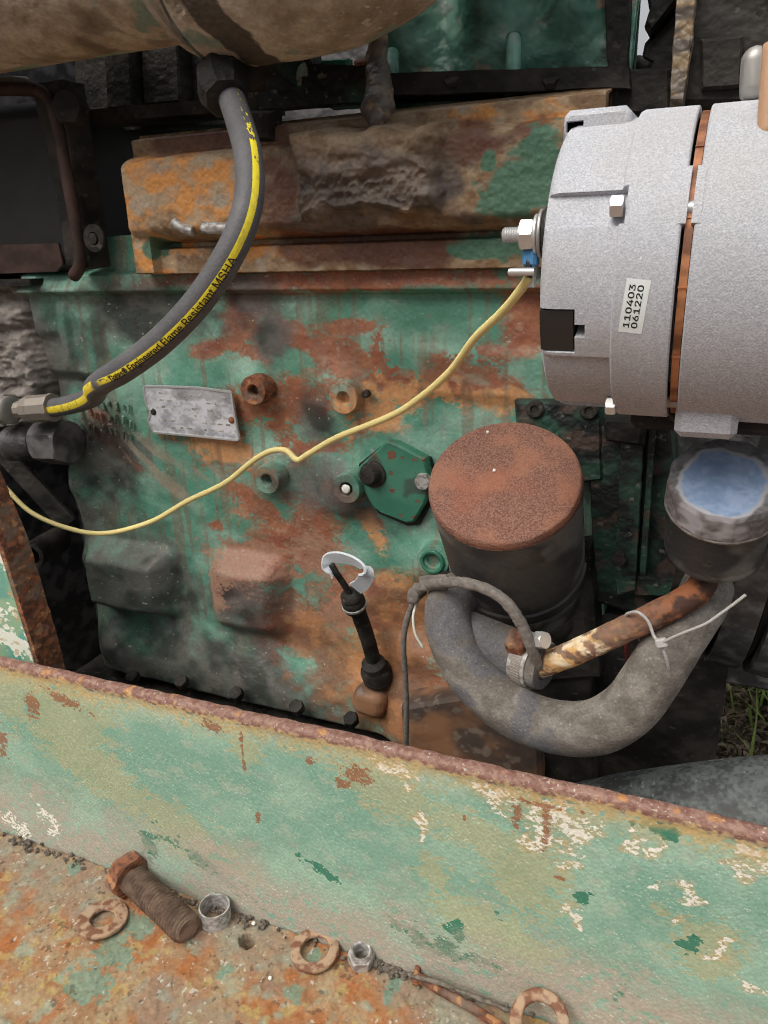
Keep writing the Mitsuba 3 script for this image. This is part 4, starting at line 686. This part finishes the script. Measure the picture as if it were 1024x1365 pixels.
# cable tie round the rusty tube and the bent hose
def loop(pts, r, flat=.45): return tube(resample(cr(pts, 8), .0015), r, 10, ref=[0, 0, 1.0], flat=flat)
tie = thing('cable_tie', 'grey cable tie binding the rusty tube to the bent hose', 'cable tie')
tc = []
ctr = [at(848, 826, -.117), at(884, 872, -.117)]
lp = [at(836, 818, -.122), at(850, 816, -.129), at(864, 828, -.130), at(872, 848, -.131), at(880, 858, -.134), at(888, 876, -.1345), at(892, 896, -.128), at(890, 908, -.112), at(880, 880, -.10), at(850, 850, -.105), at(834, 828, -.112), at(836, 818, -.122)]
part(tie, 'loop', tube(resample(cr(lp, 8), .0015), .0009, 10), 'tie_plastic', True)
part(tie, 'head', put(rbox(.006, .005, .004, .0008), frame(at(882, 857, -.1365), [0, -1, .2], [1, -.2, .4])), 'tie_plastic', 30)
part(tie, 'tail', tube(resample(cr([at(882, 857, -.137), at(905, 846, -.142), at(940, 832, -.146), at(958, 820, -.147), at(980, 804, -.148), at(994, 793, -.149)], 8), .003), np.linspace(.0014, .0007, 21)[:len(resample(cr([at(882, 857, -.137), at(905, 846, -.142), at(940, 832, -.146), at(958, 820, -.147), at(980, 804, -.148), at(994, 793, -.149)], 8), .003))] if False else .0008, 8), 'tie_plastic', True)
single('red_wire', tube(resample(cr([at(840, 845, -.10), at(836, 862, -.098), at(838, 884, -.09)], 6), .002), .0016, 8), 'red_wire', 'short dull red wire hanging behind the rusty tube', 'wire', True)
# wire loom and loose cord
lm = thing('wire_loom', 'dirty taped wire loom arching over the bent hose into the stub hose', 'wiring')
LP = resample(cr([at(553, 796, -.075), at(566, 782, -.088), at(600, 776, -.105), at(640, 782, -.118), at(672, 800, -.123), at(694, 830, -.124), at(708, 862, -.122), at(717, 888, -.114)], 10), .0015)
part(lm, 'tape_wrap', tube(LP, .0033 + .0004 * R.random(len(LP)), 14, bump=.0006, bfreq=300), 'dirty_cord', True)
part(lm, 'knot', rough(put(sbox(.010, .010, .020, .004, 10), frame(at(556, 790, -.078), [0, -1, 0])), .0022, 160, 3, .002), 'dirty_cord', True)
part(lm, 'tape_end', rough(put(rbox(.020, .010, .004, .001), frame(at(578, 777, -.09), [0, -.8, .5], [1, 0, .25])), .001, 160, 3, .003), 'dirty_cord', 40)
for k in range(4): part(lm, 'wire_end', tube(resample(cr([at(713 + 2 * k, 880, -.116), at(716 + 2.2 * k, 895 + 2 * k, -.113 + .001 * k), at(714 + 4 * k, 904, -.109)], 5), .0015), .0009, 8), 'dirty_cord', True)
single('hanging_cord', tube(resample(cr([at(553, 800, -.078), at(543, 824, -.08), at(538, 860, -.08), at(541, 910, -.075), at(542, 960, -.07), at(541, 1015, -.06)], 8), .002), .0021, 10, bump=.0004, bfreq=200), 'dirty_cord', 'thin dirty cord hanging straight down left of the bent hose', 'cord', True)
single('white_zip_end', tube(resample(cr([at(556, 802, -.08), at(551, 822, -.084), at(554, 845, -.085), at(564, 863, -.084)], 8), .002), .0010, 8), 'white_strip', 'thin white strip end beside the hanging cord', 'strip', True)
# yellow wire
YW = [((-40, 612), -.05), ((0, 643), -.05), ((40, 682), -.05), ((90, 704), -.05), ((140, 711), -.05), ((200, 696), -.05), ((250, 668), -.052), ((300, 644), -.054), ((338, 614), -.056), ((362, 601), -.058), ((382, 601), -.06), ((396, 613), -.062), ((410, 606), -.063), ((450, 583), -.066), ((520, 555), -.075), ((560, 530), -.085), ((600, 495), -.10), ((632, 452), -.12), ((668, 417), -.137), ((692, 389), -.15), ((706, 368), -.157)]
single('yellow_wire', tube(resample(cr([at(a[0], a[1], y) for a, y in YW], 8), .002), .0022, 14, bump=.0002, bfreq=200), 'yellow_wire', 'pale yellow wire sagging from the alternator across the block to the left edge', 'wire', True)
# dipstick
ds = thing('dipstick', 'dipstick with a pale ring handle in a dark tube at the lower centre', 'dipstick')
part(ds, 'guide_tube', rough(tube(resample(cr([at(504, 905, -.016), at(498, 880, -.022), at(488, 845, -.034), at(474, 806, -.050)], 8), .003), .0062, 20), .0003, 200, 3), 'dark_iron', True)
TD = frame(at(471, 801, -.052), unit(at(474, 806, -.050) - at(498, 880, -.022)))
part(ds, 'collar', lathe([(.0062, -.010), (.0085, -.009), (.0092, -.006), (.0092, .001), (.0080, .003), (.0085, .004), (.0085, .007), (.0060, .010), (.004, .011)], 28, TD), 'dark_iron', 40)
part(ds, 'band', lathe([(.0090, -.0055), (.0098, -.005), (.0098, -.003), (.0090, -.0025)], 28, TD, caps=False), 'dull_zinc', 40)
part(ds, 'blade', tube(resample(cr([at(470, 798, -.054), at(458, 778, -.061), at(447, 762, -.066), at(441, 752, -.067)], 6), .002), .0038, 10, flat=.6), 'dark_iron', True)
def strip(P, w, t, wd):
    """flat strip along P, wide along wd"""
    P = np.array(P); T = np.gradient(P, axis=0); T /= np.linalg.norm(T, axis=1, keepdims=True); W = np.array([unit(np.asarray(wd) - q * np.dot(wd, q)) for q in T]); Nn = np.cross(T, W); k = len(P)
    v = np.concatenate([P + W * w / 2 + Nn * t / 2, P - W * w / 2 + Nn * t / 2, P - W * w / 2 - Nn * t / 2, P + W * w / 2 - Nn * t / 2]); f = []
    for c in range(4):
        d_ = (c + 1) % 4
        for i in range(k - 1): f += [(c * k + i, c * k + i + 1, d_ * k + i + 1), (c * k + i, d_ * k + i + 1, d_ * k + i)]
    f += [(0, k, 2 * k), (0, 2 * k, 3 * k), (k - 1, 3 * k - 1, 2 * k - 1), (k - 1, 4 * k - 1, 3 * k - 1)]; return trimesh.Trimesh(v, np.array(f), process=False)
HL = cr([at(444, 766, -.066), at(438, 754, -.068), at(441, 745, -.068), at(455, 743, -.070), at(472, 748, -.073), at(485, 757, -.074), at(488, 768, -.072), at(482, 779, -.068), at(474, 784, -.062)], 8)
part(ds, 'ring_handle', strip(HL, .0112, .0018, [-.2, -.45, .85]), 'pale_zinc', 40, 'pale flat ring handle')
part(ds, 'base', rough(cat(put(sbox(.030, .026, .050, .009, 16), frame(at(503, 925, -.008), [0, -1, .15], [1, 0, -.1]))), .0012, 70, 3, .004), 'brown_cast', 40)
part(ds, 'socket', rough(lathe([(.013, -.006), (.013, .004), (.0105, .007), (.0100, .014), (.007, .016)], 24, frame(at(502, 897, -.019), unit(at(474, 806, -.050) - at(498, 880, -.022)))), .0005, 150, 2), 'dark_iron', 40)
# ------------------------------------------------------------------ frame rail, deck, gusset
def tiltz(m): m = tm(m); v = m.vertices.copy(); v[:, 2] += TILT * v[:, 0]; return trimesh.Trimesh(v, m.faces, process=False)
def rail_mesh():
    prof = [(-.163, -.31), (-.1705, -.31)]                      # (y, z) from the back foot round the front
    prof += [(-.1705 - .0006 * math.sin(t * 3), z) for t, z in zip(np.linspace(0, 3, 60), np.linspace(-.30, RZT - .010, 60))]
    prof += [(-.1712, RZT - .0075), (-.1718, RZT - .005), (-.1714, RZT - .0022), (-.1700, RZT - .0004), (-.1680, RZT), (-.1655, RZT), (-.1635, RZT - .0008), (-.1622, RZT - .0028), (-.1620, RZT - .006), (-.1628, RZT - .010)]
    prof = np.array(prof); xs = np.arange(-.75, .62, .0025); k = len(prof); v = np.array([[x, y, z] for x in xs for y, z in prof])
    v[:, 1] += (meshkit.fbm(v * 14, 2, 3) - .5) * .003 * (v[:, 2] < RZT + 1); top = sstep(RZT - .012, RZT - .004, v[:, 2]); v += ((meshkit.fbm(v * 110, 3, 9) - .5) * .0014 * top)[:, None] * np.array([0, 1, 1]); v[:, 1] += (meshkit.fbm(v * 260, 2, 19) - .5) * .0004
    i = np.arange(len(xs) - 1)[:, None] * k; j = np.arange(k)[None]; jn = (j + 1) % k; A, B_2, C, D = i + j, i + jn, i + k + jn, i + k + j
    f = np.vstack([np.stack([A, C, B_2], -1).reshape(-1, 3), np.stack([A, D, C], -1).reshape(-1, 3)]); return trimesh.Trimesh(v, f, process=False)
rl = thing('frame_rail', 'pale green steel frame rail with a rusty top edge running across the foreground', 'frame')
part(rl, 'plate', tiltz(rail_mesh()), 'rail_paint', True)
def deck_mesh():
    x = np.arange(-.40, .30, .0017); y = np.arange(-.172, -.44, -.0017); X, Y = np.meshgrid(x, y, indexing='ij'); P3 = np.stack([X, Y, X * 0], -1)
    fl_ = sstep(.50, .54, meshkit.fbm(P3 * 55, 4, 6)); Z = (meshkit.fbm(P3 * 9, 2, 2) - .5) * .004 + fl_ * .0009 + (meshkit.fbm(P3 * 240, 3, 4) - .5) * .0012 + RZB + TILT * X
    hx = atz(330, 1252, -.267); rr = np.hypot(X - hx[0], Y - hx[1]); Z = Z - .014 * sstep(.0062, .0042, rr)
    nx, ny = X.shape; v = np.stack([X, Y, Z], -1).reshape(-1, 3); i, j = np.meshgrid(np.arange(nx - 1), np.arange(ny - 1), indexing='ij'); a = (i * ny + j).ravel(); f = np.vstack([np.stack([a, a + ny + 1, a + ny], 1), np.stack([a, a + 1, a + ny + 1], 1)]); return trimesh.Trimesh(v, f, process=False)
dk = thing('deck_plate', 'rusty flaking steel deck plate with green paint remnants in the near left corner', 'deck')
part(dk, 'plate', deck_mesh(), 'deck_rust', True)
part(dk, 'underplate', tiltz(bxyz([-.75, -1.1, RZB - .045], [.62, -.168, RZB - .030], .001)), 'rust_metal')
gs = thing('gusset_plate', 'green and white painted gusset plate with a rusty edge at the left', 'plate')
def front_prism(pts, yf, t, b=0.0):
    q = [at(a, c, yf) for a, c in pts]; T = WALL.copy(); T[1, 3] = yf + t; return prism([(p[0], p[2]) for p in q], t, b, T)
part(gs, 'plate', rough(front_prism([(-160, 500), (-40, 640), (0, 735), (46, 884), (60, 940), (-160, 940)], -.142, .022, .001), .0004, 60, 2, .004), 'gusset_paint', 35)
part(gs, 'edge', rough(front_prism([(-40, 640), (0, 735), (46, 884), (60, 940), (65, 940), (51, 883), (5, 734), (-35, 639)], -.1430, .0240, .0008), .0010, 120, 3, .003), 'rust_metal', 35, 'rust brown edge of the gusset plate')
# ------------------------------------------------------------------ loose things on the deck
def dz(x): return RZB + TILT * x + .0012
def on_deck(px, py, h=0.0):
    p = atz(px, py, RZB + h)
    for _ in range(4): p = atz(px, py, dz(p[0]) + h)
    return p
UPD = unit([-TILT, 0, 1])
p = on_deck(137, 1226, .003); single('washer', washer(.0185, .0088, .0034, frame(p - UPD * .001, unit([.02, .10, 1])), .0008), 'rust_washer', 'rusty flat washer leaning at the head of the bolt', 'washer', 40)
p = on_deck(420, 1267, .003); single('washer', washer(.0172, .0100, .0036, frame(p - UPD * .001, unit([0, -.05, 1])), .0008), 'rust_washer', 'rusty washer lying left of the small silver nut', 'washer', 40)
p = at(720, 1364, -.187); single('washer', washer(.0180, .0108, .0048, frame(p, unit([0, -.42, .9])), .0008), 'rust_washer', 'rusty washer cut by the bottom edge of the view', 'washer', 40)
bo = thing('bolt', 'rusty brown hexagon bolt lying on the deck between washer and clip ring', 'bolt')
pA, pB = on_deck(178, 1172, .0125), on_deck(251, 1240, .0105); bd = unit(pB - pA); TB = frame(pA, bd); BLn = np.linalg.norm(pB - pA)
part(bo, 'head', rough(put(hexnut(.031, .0125), TB @ trimesh.transformations.translation_matrix([0, 0, -.0125])), .0006, 140, 3, .003), 'rust_metal', 30)
pitch = .0034; nz_, na = int(BLn / pitch * 8), 40; zz, aa = np.meshgrid(np.linspace(0, BLn, nz_), np.linspace(0, 2 * np.pi, na, endpoint=False), indexing='ij'); ph = ((zz / pitch - aa / (2 * np.pi)) % 1.0)
rad = .0080 + .0027 * (1 - np.abs(ph * 2 - 1)) * 1.3 * np.clip((BLn - zz) / .002, .2, 1); tv = np.stack([rad * np.cos(aa), rad * np.sin(aa), zz], -1).reshape(-1, 3)
i = np.arange(nz_ - 1)[:, None] * na; j = np.arange(na)[None]; jn = (j + 1) % na; tf = np.vstack([np.stack([i + j, i + jn, i + na + jn], -1).reshape(-1, 3), np.stack([i + j, i + na + jn, i + na + j], -1).reshape(-1, 3)])
tv = np.vstack([tv, [[0, 0, BLn]]]); tf = np.vstack([tf, np.stack([(nz_ - 1) * na + np.arange(na), (nz_ - 1) * na + (np.arange(na) + 1) % na, np.full(na, len(tv) - 1)], 1)])
part(bo, 'thread', put(trimesh.Trimesh(tv, tf, process=False), TB), 'rust_bolt', False)
p = on_deck(289, 1226); pts = [(.0122 * math.cos(t) * (1 - .02 * t), .0122 * math.sin(t) * (1 - .02 * t)) for t in np.linspace(2.2, 2.2 + 6.5, 50)]
single('clip_ring', strip([p + np.array([x, y, .0070]) for x, y in pts] + [p + np.array([-.0075, .0120, .0068]), p + np.array([-.0082, .0140, .0080])][:0], .0140, .0011, [0.0, 0, 1]), 'dull_zinc', 'small silver band ring standing beside the bolt thread', 'ring', 40)
p = on_deck(482, 1281); nt = thing('nut', 'small silver lock nut on the deck against the frame rail', 'nut')
part(nt, 'body', rough(put(hexnut(.0165, .0085, .0048), frame(p, unit([.06, -.1, 1]), [.9, .4, 0])), .0003, 200, 2), 'dull_zinc', 35)
part(nt, 'collar', lathe([(.0082, .008), (.0076, .0105), (.0066, .0118), (.0058, .0115), (.0050, .0105), (.0046, .004)], 30, frame(p, unit([.06, -.1, 1])), caps=False), 'dull_zinc', 40)
pn = resample(cr([on_deck(553, 1300, .004), on_deck(590, 1322, .004), on_deck(640, 1350, .003), on_deck(690, 1385, .003)], 6), .003); sn = thing('rusty_rod', 'thin rusty rod with a small cross end lying on the deck near the bottom edge', 'rod')
part(sn, 'shank', tube(pn, .0030, 14, bump=.0004, bfreq=150), 'rust_metal', True); part(sn, 'cross_end', tube(np.linspace(on_deck(558, 1288, .006), on_deck(553, 1312, .003), 8), .0024, 10, bump=.0004, bfreq=150), 'rust_metal', True)
for px, py, s in ((676, 1330, .0022), (360, 1304, .0014), (338, 1231, .0014), (276, 1232, .0009)): single('white_chip', rough(trimesh.creation.icosphere(2, s), s * .3, 400, px).apply_translation(on_deck(px, py, s * .6)), 'white_chip', {676: 'white chip beside the lowest washer at the bottom edge', 360: 'white chip on the rust left of the second washer', 338: 'pale chip right of the clip ring', 276: 'tiny pale chip left of the clip ring'}[px], 'chip', True)
cr_ = []
for k in range(480):
    t = R.uniform(0, 1) ** .9; px, py = -20 + 720 * t, 1098 + (1344 - 1098) * t + 8; b = on_deck(px, py); w = R.random() < (.5 + .5 * math.sin(t * 19)) * .7 + .12
    if not w: continue
    s = R.uniform(.0005, .0019) * (1.7 if R.random() < .12 else 1); q = b + np.array([R.normal(0, .003), R.normal(-.001, .0022), s * .2]); m = trimesh.creation.icosphere(1, s); m.vertices *= R.uniform(.6, 1.3, 3); m.vertices += R.normal(0, s * .28, m.vertices.shape); cr_.append(m.apply_translation(q))
scene['dirt_crumbs'] = ply(cat(*cr_), 'paint_dirt', False); labels['dirt_crumbs'] = {'label': 'dark dirt crumbs along the joint of frame rail and deck', 'category': 'dirt', 'kind': 'stuff'}
single('straw', tube(resample(cr([on_deck(30, 1116, .004), on_deck(50, 1102, .010), on_deck(72, 1110, .009), on_deck(92, 1128, .003)], 6), .0015), .0007, 6), 'white_strip', 'thin pale curled straw on the dirt at the left end of the rail joint', 'straw', True)
tw = resample(cr([on_deck(545, 1300, .006), on_deck(590, 1312, .010), on_deck(640, 1332, .006), on_deck(690, 1352, .004)], 6), .002); single('dry_twig', tube(tw, .0009 + .0008 * R.random(len(tw)), 8, bump=.0012, bfreq=150), 'dirt', 'dark dry twig between the rusty rod and the frame rail', 'twig', True)
# ------------------------------------------------------------------ right side: thick hose, belts, pulleys, radiator bracket
TH = resample(cr([(*at(660, 1130, -.10), .030), (*at(760, 1118, -.10), .034), (*at(860, 1108, -.10), .037), (*at(960, 1100, -.10), .038), (*at(1120, 1096, -.10), .040)], 10), .004)
def thick_col(p, n, uv): return mix(mix((.05, .053, .055), (.125, .14, .137), smoothstep(.35, .65, .5 * N(p, 60, 4) + .5 * N(p, 400, 3))), (.30, .31, .31), smoothstep(.70, .80, N(p, 300, 3, 7.0)) * .6)
mat('thick_rubber', thick_col, .6, .4, bump=b_mid, bs=.0006)
single('thick_hose', tube(TH[:, :3], TH[:, 3], 60, bump=.0006, bfreq=60), 'thick_rubber', 'thick dark grey hose behind the right end of the frame rail', 'hose', True)
bA, bB = at(1042, 560, -.06), at(962, 818, -.06); bdir = unit(bB - bA); bw_ = unit(np.cross(bdir, [0, -1, 0])); bw_ = bw_ if bw_[0] > 0 else -bw_
def belt_loop(off):
    e = np.array([0, 1.0, 0]); r_ = .05; a, b = bA + bw_ * off, bB + bw_ * off; P = [a + (b - a) * t for t in np.linspace(0, 1, 30)]
    P += [b + e * r_ + r_ * (bdir * math.sin(t) - e * math.cos(t)) for t in np.linspace(.1, math.pi, 16)] + [a + e * 2 * r_ + (b - a) * t for t in np.linspace(.97, 0, 20)] + [a + e * r_ + r_ * (-bdir * math.sin(t) + e * math.cos(t)) for t in np.linspace(.1, math.pi, 16)]
    return np.array(P)
for off, lab in ((.011, 'inner black fan belt slanting down at the right edge'), (.036, 'outer black fan belt slanting down at the right edge')):
    single('fan_belt', strip(belt_loop(off), .019, .009, bw_), 'belt_rubber', lab, 'belt', 30)
pu = thing('crank_pulley', 'dark pulley inside the lower ends of the belts at the right edge', 'pulley')
TPu = frame(bB + np.array([0, .05, 0]), bw_, [0, -1, 0])
part(pu, 'wheel', lathe([(.01, -.006), (.050, -.006), (.051, -.002), (.042, .004), (.042, .018), (.051, .022), (.042, .027), (.042, .043), (.051, .048), (.050, .052), (.01, .052)], 60, TPu), 'dark_iron', 40)
part(pu, 'hub', lathe([(.018, -.03), (.018, .06), (0, .06)], 30, TPu), 'dark_iron', 40)
single('fan_shroud', rough(bxyz([.20, .25, -.25], [1.0, .28, .33], .004), .001, 30, 1, .03), 'greasy_grey', 'grey greasy shroud plate deep behind the belts at the right edge', 'shroud')
rb = thing('radiator_bracket', 'dark corroded radiator bracket at the upper right corner', 'bracket')
part(rb, 'plate', rough(wall_prism([(912, -60), (1060, -60), (1060, 150), (900, 150), (905, 60)], .03, .03, .004), .002, 50, 3, .006), 'dark_iron', 35)
part(rb, 'edge_post', rough(wall_prism([(908, -60), (935, -60), (925, 60), (912, 146), (894, 146)], .0, .014, .003), .0016, 60, 4, .005), 'tar', 35)
part(rb, 'fin', rough(wall_prism([(868, -60), (912, -60), (912, 0), (868, 55), (860, 40), (868, 20), (866, 0)], .03, .012, .003), .0014, 60, 5, .005), 'dark_iron', 35)
part(rb, 'fin', rough(wall_prism([(910, 8), (910, 150), (866, 150), (866, 100), (872, 85), (858, 78), (862, 62)], .04, .012, .003), .0014, 60, 6, .005), 'dark_iron', 35)
part(rb, 'hanger', rough(wall_prism([(935, 55), (990, 50), (988, 118), (975, 120), (935, 122)], .0, .006, .002), .001, 60, 6, .005), 'dark_iron', 35)
single('breather_hose', tube(resample(cr([at(840, 84, .06), at(856, 84, .055), at(870, 92, .05), at(880, 110, .05), at(882, 135, .05)], 8), .003), .0042, 12), 'dark_iron', 'thin black hose crossing the bright gap at the upper right', 'hose', True)
single('dark_bracket', rough(wall_prism([(790, 112), (905, 108), (905, 165), (790, 165)], .06, .05, .004), .0014, 60, 7, .006), 'dark_iron', 'black bracket above the alternator between manifold and radiator bracket', 'bracket')
single('pale_knob', rough(put(sbox(.011, .02, .022, .0055, 16), frame(at(1006, 101, -.13), [0, -1, 0], [1, 0, .08])), .0004, 120, 2), 'steel', 'pale grey rounded knob in the upper right corner', 'knob', True)
single('metal_rod', tube(resample(np.array([at(1030, 60, -.16), at(1026, 120, -.165), at(1022, 184, -.17)]), .003), .0036, 14), 'rod_brown', 'orange brown rod end at the right edge above the alternator', 'rod', True)
# ------------------------------------------------------------------ grass and litter below
cell_leaf = lambda p: mikit.cell_rand(p.x * 30, p.y * 30, p.z * 60)
leaf, bl = [], []
for k in range(6000):
    x, y = R.uniform(.1, .9), R.uniform(.5, 1.8); L, w, a = R.uniform(.012, .045), R.uniform(.002, .008), R.uniform(0, 6.28); d = np.array([math.cos(a), math.sin(a), R.uniform(-.2, .4)]); sd_ = np.array([-math.sin(a), math.cos(a), R.uniform(-.5, .5)]); o = np.array([x, y, GZ + R.uniform(.004, .05)])
    leaf.append(trimesh.Trimesh(np.array([o, o + d * L * .5 + sd_ * w, o + d * L, o + d * L * .5 - sd_ * w]) + np.array([[0, 0, 0], [0, 0, .012], [0, 0, 0], [0, 0, .012]]), [[0, 1, 2], [0, 2, 3]], process=False))
for k in range(900):
    c = R.random(); x, y = (R.normal(.50, .06), R.normal(1.10, .10)) if c < .7 else (R.uniform(0, 1.4), R.uniform(.5, 2.2)); a = R.uniform(0, 6.28); h, ln = R.uniform(.06, .20), R.uniform(.01, .09); w = .0035; o = np.array([x, y, GZ]); s_v = np.array([-math.sin(a), math.cos(a), 0]) * w; d = np.array([math.cos(a), math.sin(a), 0])
    bl.append(trimesh.Trimesh(np.array([o - s_v, o + s_v, o + d * ln * .4 + [0, 0, h * .6] + s_v * .8, o + d * ln * .4 + [0, 0, h * .6] - s_v * .8, o + d * ln + [0, 0, h]]), [[0, 1, 2], [0, 2, 3], [3, 2, 4]], process=False))
mat('dead_leaf', lambda p, n, uv: mix((.07, .055, .04), (.24, .19, .14), cell_leaf(p)), .8, .2); mat('grass_blade', (.16, .24, .055), .6, .3)
scene['leaf_litter'] = ply(cat(*leaf), 'paint_dead_leaf', False); labels['leaf_litter'] = {'label': 'dead brown leaves on the soil in the lower right gap', 'category': 'leaves', 'kind': 'stuff'}
scene['grass'] = ply(cat(*bl), 'paint_grass_blade', False); labels['grass'] = {'label': 'green grass blades growing in the lower right gap', 'category': 'grass', 'kind': 'stuff'}
